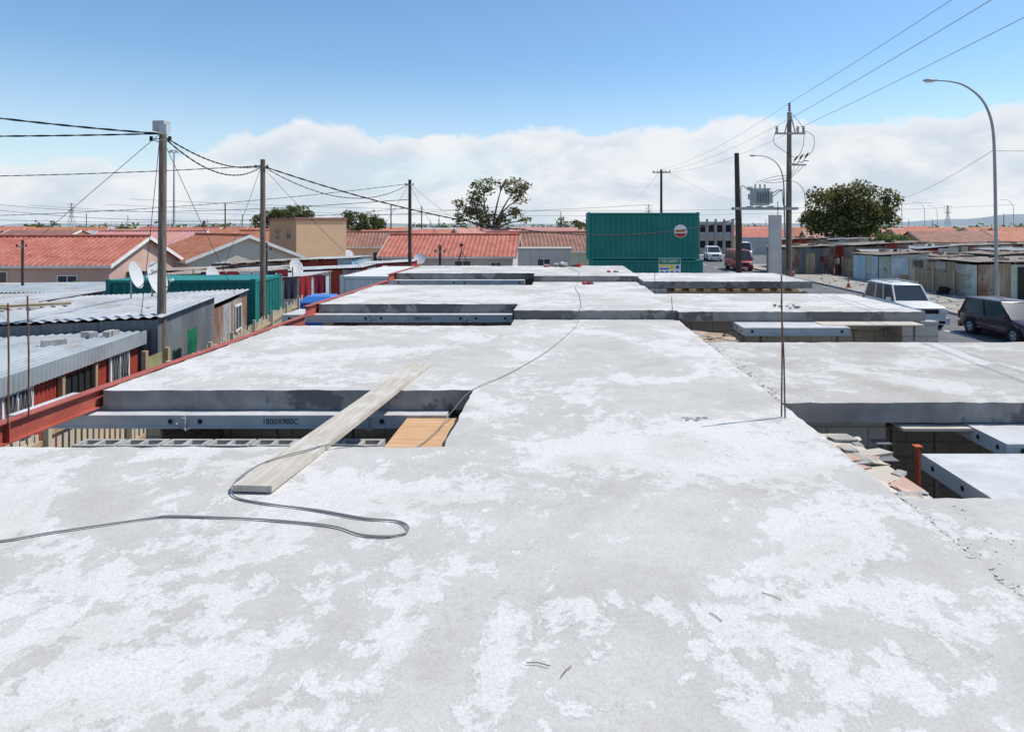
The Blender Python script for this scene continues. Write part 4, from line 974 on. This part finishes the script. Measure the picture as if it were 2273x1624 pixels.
wire([((24.65, 39, 8.6), (45, 95, 7.5), .6), ((24.65, 39, 8.6), (40, 38, 8.7), .1)], .012, name='service_wire')
# high mast light
o = Obj('high_mast_light', (-68, 120, 0)); o.p().tube([(0, 0, 0), (0, 0, 17.5)], [.25, .1], M_GALV, 10); o.p('lights').cyl((0, 0, 17.3), (0, 0, 17.5), .7, M_GALV)
for k in range(6): o.p('lights').box((.7 * math.cos(k), .7 * math.sin(k), 17.2), (.4, .4, .25), M_WHITE)
o.done()
o = Obj('high_mast_light', (72, 160, 0)); o.p().tube([(0, 0, 0), (0, 0, 14.5)], [.25, .1], M_GALV, 10); o.p('lights').cyl((0, 0, 14.3), (0, 0, 14.5), .8, M_GALV); o.done()
def pylon(x, y, h):
    o = Obj('transmission_tower', (x, y, 0)); p = o.p(); b = h * .12; r = .14
    lv = [(0, b), (.35, b * .6), (.6, b * .28), (.8, b * .2), (1, .15)]
    cs = [[(sx * w_, sy * w_, q * h) for sx, sy in ((-1, -1), (1, -1), (1, 1), (-1, 1))] for q, w_ in lv]
    for i in range(len(cs) - 1):
        for k in range(4):
            p.tube([cs[i][k], cs[i + 1][k]], r, M_GALV, 4); p.tube([cs[i][k], cs[i + 1][(k + 1) % 4]], r * .7, M_GALV, 4); p.tube([cs[i][(k + 1) % 4], cs[i + 1][k]], r * .7, M_GALV, 4)
            p.tube([cs[i + 1][k], cs[i + 1][(k + 1) % 4]], r * .7, M_GALV, 4)
    for q in (.7, .82, .94):
        p.tube([(-h * .16, 0, q * h), (0, 0, q * h + 1), (h * .16, 0, q * h)], r, M_GALV, 4); p.tube([(-h * .16, 0, q * h), (h * .16, 0, q * h)], r * .7, M_GALV, 4)
    o.done()
pylon(-430, 600, 24); pylon(340, 600, 22); pylon(90, 700, 26); pylon(-700, 800, 26)

# ---------------------------------------------------------------- safety sign
o = Obj('site_safety_sign', (4.85, 33.8, 0)); 
M_SGREEN = mat('sign_green', (0.01, 0.19, 0.11), 0.5); M_SBLUE = mat('sign_blue', (.02, .14, .5), .5); M_SYEL = mat('sign_yellow', (.75, .55, .03), .5)
o.p('posts').bx(.03, .08, .03, .07, 0, 2.7, M_GALV); o.p('posts').bx(1.0, 1.05, .03, .07, 0, 2.7, M_GALV)
o.p('board').bx(0, 1.08, 0, .028, 1.55, 2.72, M_WHITE)
o.p('header').bx(.02, 1.06, -.006, -.001, 2.42, 2.70, M_SGREEN)
g = o.p('pictograms')
g.bx(.04, .5, -.006, -.001, 2.30, 2.38, M_SYEL); g.bx(.04, .5, -.006, -.001, 2.16, 2.24, M_SBLUE)
g.bx(.55, .78, -.006, -.001, 2.18, 2.38, M_SYEL); g.cyl((.92, -.007, 2.28), (.92, -.001, 2.28), .1, M_SBLUE, n=20)
for k in range(4): g.cyl((.16 + k * .25, -.007, 2.0), (.16 + k * .25, -.001, 2.0), .09, M_SBLUE, n=20)
g.bx(.04, 1.04, -.006, -.001, 1.6, 1.85, M_SYEL)
for k in range(4): g.cyl((.16 + k * .25, -.009, 2.0), (.16 + k * .25, -.008, 2.0), .035, M_WHITE, n=10)
o.text('SITE SAFETY', (.54, -.008, 2.56), .17, M_WHITE, bold=.002, sx=.86)
o.done()

# ---------------------------------------------------------------- trees
def leaves(p, c, rad, n, size, mats, shell=.35, hole=.0):
    c = Vector(c)
    V = {m: ([], []) for m in mats}
    for _ in range(n):
        d = Vector((random.gauss(0, 1), random.gauss(0, 1), random.gauss(0, 1))).normalized()
        t = (shell + (1 - shell) * R()) ** .6
        q = Vector((d.x * rad[0], d.y * rad[1], d.z * rad[2])) * t
        w = c + q
        g = noise.noise(w * (1.1 / max(.6, max(rad) * .35)))
        if g < hole - .12: continue
        w += d * g * max(rad) * .25
        u = Vector((random.gauss(0, 1), random.gauss(0, 1), random.gauss(0, .6))).normalized(); v = u.orthogonal().normalized()
        v = (v * math.cos(R() * 3) + u.cross(v) * math.sin(R() * 3))
        s = size * U(.6, 1.3)
        # crown shading put into leaf colour: dark inside and below, light on top
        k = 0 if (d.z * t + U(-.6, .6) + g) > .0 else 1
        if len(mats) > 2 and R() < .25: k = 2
        vs, fs = V[mats[k]]; o_ = len(vs)
        vs += [w - u * s, w - v * s * .5, w + u * s, w + v * s * .5]; fs.append((o_, o_ + 1, o_ + 2, o_ + 3))
    for m in mats: p.add(V[m][0], V[m][1], m)
def tree(name, loc, blobs, tr, fork, n, size, mats, hole=0.0, sub=3):
    o = Obj(name, loc); t = o.p('trunk'); l = o.p('foliage')
    f = Vector(fork)
    t.tube(smooth_path([(0, 0, -.2), (f.x * .3 + .1, 0, f.z * .5), f], 4), [tr * (1.3 - .5 * i / 8) for i in range(9)], M_BARK, 10)
    for (x, y, z_, rx, ry, rz_) in blobs:
        c = Vector((x, y, z_)); m1 = f.lerp(c, .5) + Vector((U(-.3, .3), U(-.3, .3), U(-.1, .4)))
        t.tube(smooth_path([f - Vector((0, 0, .3)), m1, c], 4), [tr * .5 * (1 - .8 * i / 8) for i in range(9)], M_BARK, 6)
        vol = rx * ry * rz_
        for k in range(sub):
            d = Vector((U(-1, 1), U(-1, 1), U(-.6, 1)))
            e = c + Vector((d.x * rx, d.y * ry, d.z * rz_)) * .75
            t.tube([m1.lerp(c, .6), c.lerp(e, .5) + Vector((0, 0, .1)), e], [tr * .16, tr * .1, tr * .04], M_BARK, 4)
            leaves(l, e, (rx * .5, ry * .5, rz_ * .45), int(n * vol / sub * .5), size, mats, .1, hole)
        leaves(l, c, (rx, ry, rz_), int(n * vol * .5), size, mats, .3, hole)
    return o.done()
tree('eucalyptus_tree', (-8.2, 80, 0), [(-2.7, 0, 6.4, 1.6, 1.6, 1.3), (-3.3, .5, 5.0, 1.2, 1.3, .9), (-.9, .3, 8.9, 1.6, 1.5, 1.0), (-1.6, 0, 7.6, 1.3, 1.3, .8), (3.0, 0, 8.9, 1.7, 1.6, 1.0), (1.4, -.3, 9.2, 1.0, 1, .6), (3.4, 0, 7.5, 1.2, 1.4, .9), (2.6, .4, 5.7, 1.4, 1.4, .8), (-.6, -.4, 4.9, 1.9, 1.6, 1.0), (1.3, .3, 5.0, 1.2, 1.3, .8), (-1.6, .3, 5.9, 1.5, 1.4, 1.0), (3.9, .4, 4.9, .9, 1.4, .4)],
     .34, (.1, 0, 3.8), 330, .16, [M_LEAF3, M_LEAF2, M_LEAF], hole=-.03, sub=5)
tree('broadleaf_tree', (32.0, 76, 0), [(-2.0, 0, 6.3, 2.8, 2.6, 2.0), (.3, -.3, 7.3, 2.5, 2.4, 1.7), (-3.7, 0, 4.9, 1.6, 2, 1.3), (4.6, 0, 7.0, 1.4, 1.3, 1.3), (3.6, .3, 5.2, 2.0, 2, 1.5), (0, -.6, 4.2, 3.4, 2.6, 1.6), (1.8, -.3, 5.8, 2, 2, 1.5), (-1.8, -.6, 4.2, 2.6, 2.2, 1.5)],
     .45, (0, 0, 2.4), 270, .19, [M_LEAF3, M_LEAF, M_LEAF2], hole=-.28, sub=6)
tree('bushy_tree', (34.6, 74, 0), [(0, 0, 2.6, 2.2, 2, 1.6), (1.9, 0, 2.2, 1.5, 1.5, 1.3)], .2, (0, 0, 1), 230, .15, [M_LEAFB, M_LEAF2], hole=-.15)
tree('leafy_tree', (-24.7, 86, 0), [(-1.0, 0, 4.6, 1.6, 1.5, 1.6), (.9, 0, 4.4, 1.4, 1.5, 1.7), (0, 0, 3.0, 1.9, 1.5, 1.6)], .2, (0, 0, 1.6), 320, .19, [M_LEAF, M_LEAF2, M_LEAF3], hole=-.25)
tree('round_tree', (-44, 110, 0), [(-1.6, 0, 5.6, 2.8, 2, 1.5), (1.8, 0, 6.0, 2.6, 2, 1.5), (-3.8, 0, 4.8, 2.2, 2, 1.3)], .3, (0, 0, 3), 180, .25, [M_LEAF, M_LEAF2, M_LEAF3], hole=-.2)
tree('round_tree', (1.5, 125, 0), [(0, 0, 4.4, 2.4, 2, 1.3), (2.2, 0, 4.0, 1.8, 2, 1.0)], .25, (0, 0, 2.4), 90, .24, [M_LEAF2, M_LEAF], hole=-.05)
tree('round_tree', (66, 150, 0), [(0, 0, 5.2, 2.0, 2, 1.5)], .2, (0, 0, 3), 90, .24, [M_LEAF2, M_LEAF], hole=-.05)
def bush(x, y, r, h, n=900):
    o = Obj('bush', (x, y, 0)); leaves(o.p(), (0, 0, h * .5), (r, r * .8, h * .55), n, .09, [M_LEAFB, M_LEAF2, M_LEAF], .3, -.1)
    o.p().tube([(0, 0, 0), (0, 0, h * .5)], .04, M_BARK); o.done()
bush(-22.6, 31.5, 1.5, 1.6, 2500); bush(-20.5, 30.5, 1.2, 1.6, 1500); bush(-18.8, 28, 1.0, 1.7, 1200); bush(-15.6, 26.8, .9, 1.9, 900)
# distant tree line
o = Obj('distant_treeline'); p = o.p()
for k in range(170):
    x_ = -560 + k * 6.6; yy = 330 + 40 * math.sin(k * .7) + U(-20, 20)
    h_ = U(3.0, 5.6) * (1.0 if x_ < -50 else .9)
    leaves(p, (x_, yy, h_ * .55), (U(5, 9), 4, h_ * .55), 110, .9, [M_LEAF, M_LEAF2, M_LEAF3], .3, -.3)
o.done()
o = Obj('distant_treeline'); p = o.p()
for k in range(60):
    x_ = U(-150, 150); yy = U(150, 260); h_ = U(3, 5)
    leaves(p, (x_, yy, h_ * .55), (U(2, 4), 2.5, h_ * .5), 120, .45, [M_LEAF, M_LEAF2, M_LEAF3], .3, -.2)
o.done()
# low hills at the horizon
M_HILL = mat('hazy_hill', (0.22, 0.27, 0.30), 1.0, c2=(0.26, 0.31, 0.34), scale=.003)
o = Obj('hills'); vs = []; fs = []; n = 120
for i in range(n + 1):
    x_ = -3200 + 6400 * i / n; hh = 12 + 14 * abs(noise.noise(Vector((x_ * .0012, 3, 1)))) + (90 * max(0, (x_ - 1900) / 1300) ** 1.0 * (1 + .4 * noise.noise(Vector((x_ * .004, 1, 1)))) if x_ > 1900 else 0)
    vs += [(x_, 3800, -5), (x_, 4000, hh), (x_, 4600, -5)]
for i in range(n):
    for k in range(2): fs.append((i * 3 + k, i * 3 + 3 + k, i * 3 + 4 + k, i * 3 + 1 + k))
o.p().add(vs, fs, M_HILL, True); o.done()

# ---------------------------------------------------------------- vehicles
def car(name, loc, rz, L, W, H, paint, st, gh, wr=.36, gc=.22, rack=False, wheels=(-.30, .31), seg=False):
    """st: lower-body stations (x frac, top z frac, half width frac); gh: greenhouse bottom/top x fracs (rb, rt, ft, fb)"""
    o = Obj(name, loc, rz); b = o.p('body')
    vs = []; fs = []; hw = W / 2
    for (x, zt, wf) in st:
        X = x * L; Z = zt * H; w = hw * wf
        ring = [(w * .86, gc), (w * .98, gc + .10), (w, gc + .3), (w * .985, Z - .13), (w * .93, Z - .03), (w * .80, Z)]
        full = ring + [(-a, c) for a, c in reversed(ring)]
        vs += [(X, a, c) for a, c in full]
    k = 12
    for i in range(len(st) - 1):
        for j in range(k): fs.append((i * k + j, i * k + (j + 1) % k, (i + 1) * k + (j + 1) % k, (i + 1) * k + j))
    fs += [tuple(reversed(range(k))), tuple(range((len(st) - 1) * k, len(st) * k))]
    b.add(vs, fs, paint)
    rb, rt, ft, fb, belt = gh; zb = belt * H - .03; zr = H - .05; w0 = hw * .92; w1 = hw * .76
    g = o.p('glass')
    B = [(rb * L, -w0, zb), (fb * L, -w0 * .96, zb), (fb * L, w0 * .96, zb), (rb * L, w0, zb)]
    T = [(rt * L, -w1, zr), (ft * L, -w1 * .97, zr), (ft * L, w1 * .97, zr), (rt * L, w1, zr)]
    g.add(B + T, [(0, 1, 5, 4), (1, 2, 6, 5), (2, 3, 7, 6), (3, 0, 4, 7), (4, 5, 6, 7)], M_GLASS)
    r_ = o.p('roof')
    rv = []; 
    for (s1, dz) in ((1.02, -.01), (1.0, .025), (.86, .055)):
        cx = (rt + ft) / 2 * L
        rv += [((t[0] - cx) * (s1 if s1 > .9 else .93) + cx, t[1] * s1, zr + dz) for t in T]
    r_.add(rv, [(0, 1, 5, 4), (1, 2, 6, 5), (2, 3, 7, 6), (3, 0, 4, 7), (4, 5, 9, 8), (5, 6, 10, 9), (6, 7, 11, 10), (7, 4, 8, 11), (8, 9, 10, 11), (3, 2, 1, 0)], paint)
    for i in range(4): r_.tube([B[i], T[i]], .045, paint, 6)
    for s in (0, 3):
        for q in ((.36, .64) if L > 4.2 else (.5,)):
            a = Vector(B[s]).lerp(Vector(B[1 if s == 0 else 2]), q); c = Vector(T[s]).lerp(Vector(T[1 if s == 0 else 2]), q)
            r_.tube([a, c], .04, paint if q != .5 else M_BLACK, 5)
    for wx in wheels:
        for s in (-1, 1):
            X = wx * L
            o.p('wheel_arches').cyl((X, s * (hw - .28), wr + .02), (X, s * (hw + .008), wr + .02), wr * 1.17, M_DARK, n=22)
            o.p('wheels').cyl((X, s * (hw - .22), wr), (X, s * (hw + .02), wr), wr, M_BLACK, n=22)
            o.p('hubs').cyl((X, s * (hw - .1), wr), (X, s * (hw + .03), wr), wr * .58, M_GALV, n=14)
            for t in range(5):
                a = t * 2 * math.pi / 5; o.p('hubs').box((X + wr * .35 * math.cos(a), s * (hw + .032), wr + wr * .35 * math.sin(a)), (.07, .01, .07), M_DARK)
    f = st[-1][0] * L; zt = st[-1][1] * H
    d = o.p('trim')
    d.bx(f - .1, f + .07, -hw * .93, hw * .93, gc - .02, gc + .26, paint if not seg else M_BLACK); d.bx(f + .01, f + .03, -hw * .42, hw * .42, zt - .24, zt - .07, M_BLACK)
    d.bx(f + .071, f + .078, -.26, .26, gc + .07, gc + .18, M_WHITE); d.bx(f + .071, f + .076, -hw * .7, -hw * .4, gc + .02, gc + .14, M_DARK); d.bx(f + .071, f + .076, hw * .4, hw * .7, gc + .02, gc + .14, M_DARK)
    for s in (-1, 1):
        o.p('headlights').box((f - .02, s * hw * .70, zt - .15), (.1, hw * .36, .15), mat('headlight', (.75, .78, .8), .15))
        o.p('mirrors').box((fb * L - .25, s * (hw + .06), belt * H + .06), (.1, .18, .13), paint)
        d.bx(-.28 * L + wr, .29 * L - wr, s * hw - .015, s * hw + .012, gc + .28, gc + .33, M_ZDARK)
        for q in (-.02, .2): d.bx(q * L - .13, q * L, s * (hw * .985) - .01, s * (hw * .985) + .015, belt * H - .2, belt * H - .17, M_BLACK)
        for q in (-.13, .045, .2): d.bx(q * L - .005, q * L + .005, s * (hw * .99) - .01, s * (hw * .99) + .006, gc + .1, belt * H - .1, M_DARK)
    re = st[0][0] * L
    d.bx(re - .07, re + .08, -hw * .93, hw * .93, gc, gc + .24, paint)
    for s in (-1, 1): o.p('tail_lights').box((re + .0, s * hw * .88, belt * H - .18), (.08, .12, .3), mat('tail_red', (.35, .01, .01), .3))
    if rack:
        for s in (-1, 1): o.p('roof_rack').tube([(rt * L + .1, s * w1 * .9, H + .07), (ft * L - .1, s * w1 * .9, H + .07)], .02, M_GALV)
        for q in (0.2, .5, .8): X = (rt + (ft - rt) * q) * L; o.p('roof_rack').tube([(X, -w1 * .9, H + .07), (X, w1 * .9, H + .07)], .016, M_GALV)
    ob = o.done()
    for c in ob.children:
        if c.name.split('.')[0] in ('body', 'roof'):
            m_ = c.modifiers.new('bevel', 'BEVEL'); m_.width = .035; m_.segments = 2; m_.limit_method = 'ANGLE'; m_.angle_limit = .5
            for pl_ in c.data.polygons: pl_.use_smooth = True
    return ob
M_CWHITE = mat('white_car_paint', (.72, .72, .71), .3, spec=.5)
M_CMAR = mat('maroon_car_paint', (.05, .016, .025), .22, spec=.6)
M_CRED = mat('red_van_paint', (.35, .02, .03), .35, spec=.5)
suv = [(-.5, .56, .88), (-.47, .60, .97), (-.2, .60, 1), (.12, .60, 1), (.2, .595, 1), (.3, .575, .99), (.44, .55, .95), (.49, .52, .86)]
car('white_suv', (15.35, 30.6, .02), math.radians(-90), 4.5, 1.70, 1.72, M_CWHITE, suv, (-.475, -.44, .06, .17, .6), wr=.37, rack=True, seg=False)
mpv = [(-.5, .56, .88), (-.47, .61, .97), (-.1, .61, 1), (.2, .60, 1), (.27, .58, 1), (.36, .54, .97), (.45, .49, .92), (.49, .45, .84)]
car('maroon_minivan', (17.25, 26.1, .02), math.radians(-88), 4.1, 1.70, 1.45, M_CMAR, mpv, (-.475, -.42, .07, .25, .6), wr=.31, gc=.2)
van = [(-.5, .52, .9), (-.48, .55, .98), (-.1, .55, 1), (.3, .54, 1), (.42, .50, .98), (.49, .42, .9)]
car('red_minibus', (17.3, 66.5, .02), math.radians(-90), 4.7, 1.7, 1.98, M_CRED, van, (-.485, -.46, .30, .42, .53), wr=.31, gc=.22)
car('white_minibus', (24.4, 91, .02), math.radians(-100), 4.8, 1.8, 2.1, M_CWHITE, van, (-.485, -.46, .30, .42, .53), wr=.32)
car('white_suv', (18.6, 83.5, .02), math.radians(-95), 4.7, 1.8, 1.75, M_CWHITE, suv, (-.475, -.44, .06, .17, .6), wr=.36)

# ---------------------------------------------------------------- person (standing by the shack)
def person(name, loc, rz, shirt, trousers, skin):
    vsk = [((0, 0, .95), .13), ((0, 0, 1.15), .125), ((0, 0, 1.36), .15), ((0, .01, 1.47), .06), ((0, .0, 1.54), .06), ((0, -.01, 1.62), .095), ((0, -.0, 1.70), .085),
           ((.16, 0, 1.40), .06), ((.22, .02, 1.14), .045), ((.23, -.06, .90), .033), ((.235, -.08, .80), .036), ((-.16, 0, 1.40), .06), ((-.22, .02, 1.14), .045), ((-.23, -.04, .90), .033), ((-.235, -.06, .80), .036),
           ((.09, 0, .85), .095), ((.11, -.02, .48), .065), ((.11, .03, .08), .045), ((.12, -.14, .04), .04), ((-.09, 0, .85), .095), ((-.12, .03, .48), .065), ((-.14, .08, .08), .045), ((-.15, -.08, .04), .04)]
    ed = [(0, 1), (1, 2), (2, 3), (3, 4), (4, 5), (5, 6), (2, 7), (7, 8), (8, 9), (9, 10), (2, 11), (11, 12), (12, 13), (13, 14), (0, 15), (15, 16), (16, 17), (17, 18), (0, 19), (19, 20), (20, 21), (21, 22)]
    me = bpy.data.meshes.new(name); me.from_pydata([v for v, r in vsk], ed, []); ob = bpy.data.objects.new(name + '_base', me); COL.objects.link(ob)
    m_ = ob.modifiers.new('s', 'SKIN')
    for i, (v, r) in enumerate(vsk): me.skin_vertices[0].data[i].radius = (r, r * .8)
    me.skin_vertices[0].data[0].use_root = True
    ss = ob.modifiers.new('u', 'SUBSURF'); ss.levels = 1; ss.render_levels = 1
    dg = bpy.context.evaluated_depsgraph_get(); nm = bpy.data.meshes.new_from_object(ob.evaluated_get(dg)); bpy.data.objects.remove(ob)
    nm.materials.clear()
    for m in (shirt, trousers, skin, M_BLACK): nm.materials.append(m)
    for pl_ in nm.polygons:
        c = pl_.center; pl_.use_smooth = True
        pl_.material_index = 3 if (c.z > 1.66 or c.z < .09) else 2 if c.z > 1.48 else (2 if abs(c.x) > .19 and c.z < 1.1 else (0 if c.z > .97 else 1))
    ob = bpy.data.objects.new(name, nm); COL.objects.link(ob); ob.location = loc; ob.rotation_euler = (0, 0, rz)
try:
    M_SKIN = mat('skin', (.16, .09, .06), .6)
    person('standing_man', (23.3, 57.5, .11), .4, mat('grey_shirt', (.25, .27, .3), .9), mat('navy_trousers', (.03, .04, .07), .9), M_SKIN)
    person('standing_man', (22.7, 58.4, .11), -.6, mat('maroon_shirt', (.2, .05, .05), .9), mat('navy_trousers', (.03, .04, .07), .9), M_SKIN)
except Exception as ex:
    print('person failed', ex)

# ---------------------------------------------------------------- light, sky
sv = Vector((0.75, 0.30, 1.22)).normalized()
sun = bpy.data.lights.new('sun', 'SUN'); sun.energy = 4.7; sun.angle = math.radians(.53); sun.color = (1, .95, .87)
so = bpy.data.objects.new('sun', sun); COL.objects.link(so); so.rotation_euler = sv.to_track_quat('Z', 'Y').to_euler(); so.location = (20, 20, 40)
w = bpy.data.worlds.new('World'); SC.world = w; w.use_nodes = True
N, L = w.node_tree.nodes, w.node_tree.links
for n_ in list(N): N.remove(n_)
out = N.new('ShaderNodeOutputWorld')
sky = N.new('ShaderNodeTexSky'); sky.sky_type = 'NISHITA'; sky.sun_disc = False
sky.sun_elevation = math.asin(sv.z); sky.sun_rotation = math.atan2(sv.x, sv.y); sky.air_density = 1.0; sky.dust_density = .2; sky.ozone_density = 1.5
tint = N.new('ShaderNodeMixRGB'); tint.blend_type = 'MULTIPLY'; tint.inputs['Fac'].default_value = 1; tint.inputs['Color2'].default_value = (.88, 1.07, 1.18, 1)
L.new(sky.outputs[0], tint.inputs['Color1'])
bg = N.new('ShaderNodeBackground'); bg.inputs['Strength'].default_value = .13; L.new(tint.outputs[0], bg.inputs['Color'])
tc = N.new('ShaderNodeTexCoord'); sx = N.new('ShaderNodeSeparateXYZ'); L.new(tc.outputs['Generated'], sx.inputs[0])
def wm(op, a, b=None, clamp_=False):
    k = N.new('ShaderNodeMath'); k.operation = op; k.use_clamp = clamp_
    for i, q in enumerate((a, b)):
        if q is None: continue
        if isinstance(q, (int, float)): k.inputs[i].default_value = q
        else: L.new(q, k.inputs[i])
    return k.outputs[0]
def wn(scale, det, ro, st, loc=(0, 0, 0), dist=0.0):
    mp = N.new('ShaderNodeMapping'); mp.inputs['Scale'].default_value = st; mp.inputs['Location'].default_value = loc; L.new(tc.outputs['Generated'], mp.inputs['Vector'])
    k = N.new('ShaderNodeTexNoise'); k.inputs['Scale'].default_value = scale; k.inputs['Detail'].default_value = det; k.inputs['Roughness'].default_value = ro; k.inputs['Distortion'].default_value = dist
    L.new(mp.outputs['Vector'], k.inputs['Vector']); return k.outputs['Fac']
def wr_(v, a, b, c=0, d=1, ss=True):
    k = N.new('ShaderNodeMapRange'); k.interpolation_type = 'SMOOTHSTEP' if ss else 'LINEAR'
    for nme, q in (('From Min', a), ('From Max', b), ('To Min', c), ('To Max', d)): k.inputs[nme].default_value = q
    L.new(v, k.inputs['Value']); return k.outputs['Result']
big = wn(3.2, 2, .5, (1, 1, 1.2), (2.3, .4, 0)); bil = wn(13, 7, .60, (1, 1, 1.3), (.3, 1.4, 2), .1)
topz = wm('ADD', wm('ADD', .139, wm('MULTIPLY', wm('SUBTRACT', big, .5), .065)), wm('MULTIPLY', wm('SUBTRACT', bil, .5), .06))
lef = wr_(sx.outputs['X'], -.52, -.34, .05, 0)
topz = wm('SUBTRACT', topz, lef)
dif = wm('SUBTRACT', topz, sx.outputs['Z'])
mask = wr_(dif, -.003, .012)
soft = wn(3.0, 6, .6, (1, 1, 4), (4, 2, 1), .4)
mask = wm('MULTIPLY', mask, wr_(soft, .32, .50, .78, 1.0))
wisp = wm('MULTIPLY', wr_(wn(2.6, 7, .62, (1, 1, 7), (1.1, 5, 2), .5), .60, .80, 0, .25), wr_(sx.outputs['Z'], .13, .20, 1, 0))
fac = wm('MAXIMUM', mask, wisp)
# pale haze low in the sky
haze = wr_(sx.outputs['Z'], -.02, .24, .60, 0)
fac = wm('MAXIMUM', fac, haze)
shade = wn(7.5, 6, .55, (1, 1, 2.0), (3, 7, 1), .2)
cr = N.new('ShaderNodeMixRGB'); cr.inputs['Color1'].default_value = (.68, .77, .87, 1); cr.inputs['Color2'].default_value = (.93, .955, .985, 1)
L.new(wm('MAXIMUM', wr_(shade, .38, .60), wr_(dif, .04, .0, 0, .95)), cr.inputs['Fac'])
bg2 = N.new('ShaderNodeBackground'); bg2.inputs['Strength'].default_value = .94; L.new(cr.outputs['Color'], bg2.inputs['Color'])
ms = N.new('ShaderNodeMixShader'); L.new(fac, ms.inputs[0]); L.new(bg.outputs[0], ms.inputs[1]); L.new(bg2.outputs[0], ms.inputs[2]); L.new(ms.outputs[0], out.inputs['Surface'])

# ---------------------------------------------------------------- camera
cam = bpy.data.cameras.new('camera'); co = bpy.data.objects.new('camera', cam); COL.objects.link(co); SC.camera = co
co.location = (0, 0, EYE); co.rotation_euler = (math.pi / 2, 0, 0)
cam.sensor_width = 36; cam.lens = 24.0; cam.clip_start = .05; cam.clip_end = 12000
cam.shift_x = -(1245 - 1136.5) / 2273; cam.shift_y = -(812 - 500) / 2273
SC.view_settings.view_transform = 'Standard'; SC.view_settings.look = 'None'; SC.view_settings.exposure = 0; SC.view_settings.gamma = 1
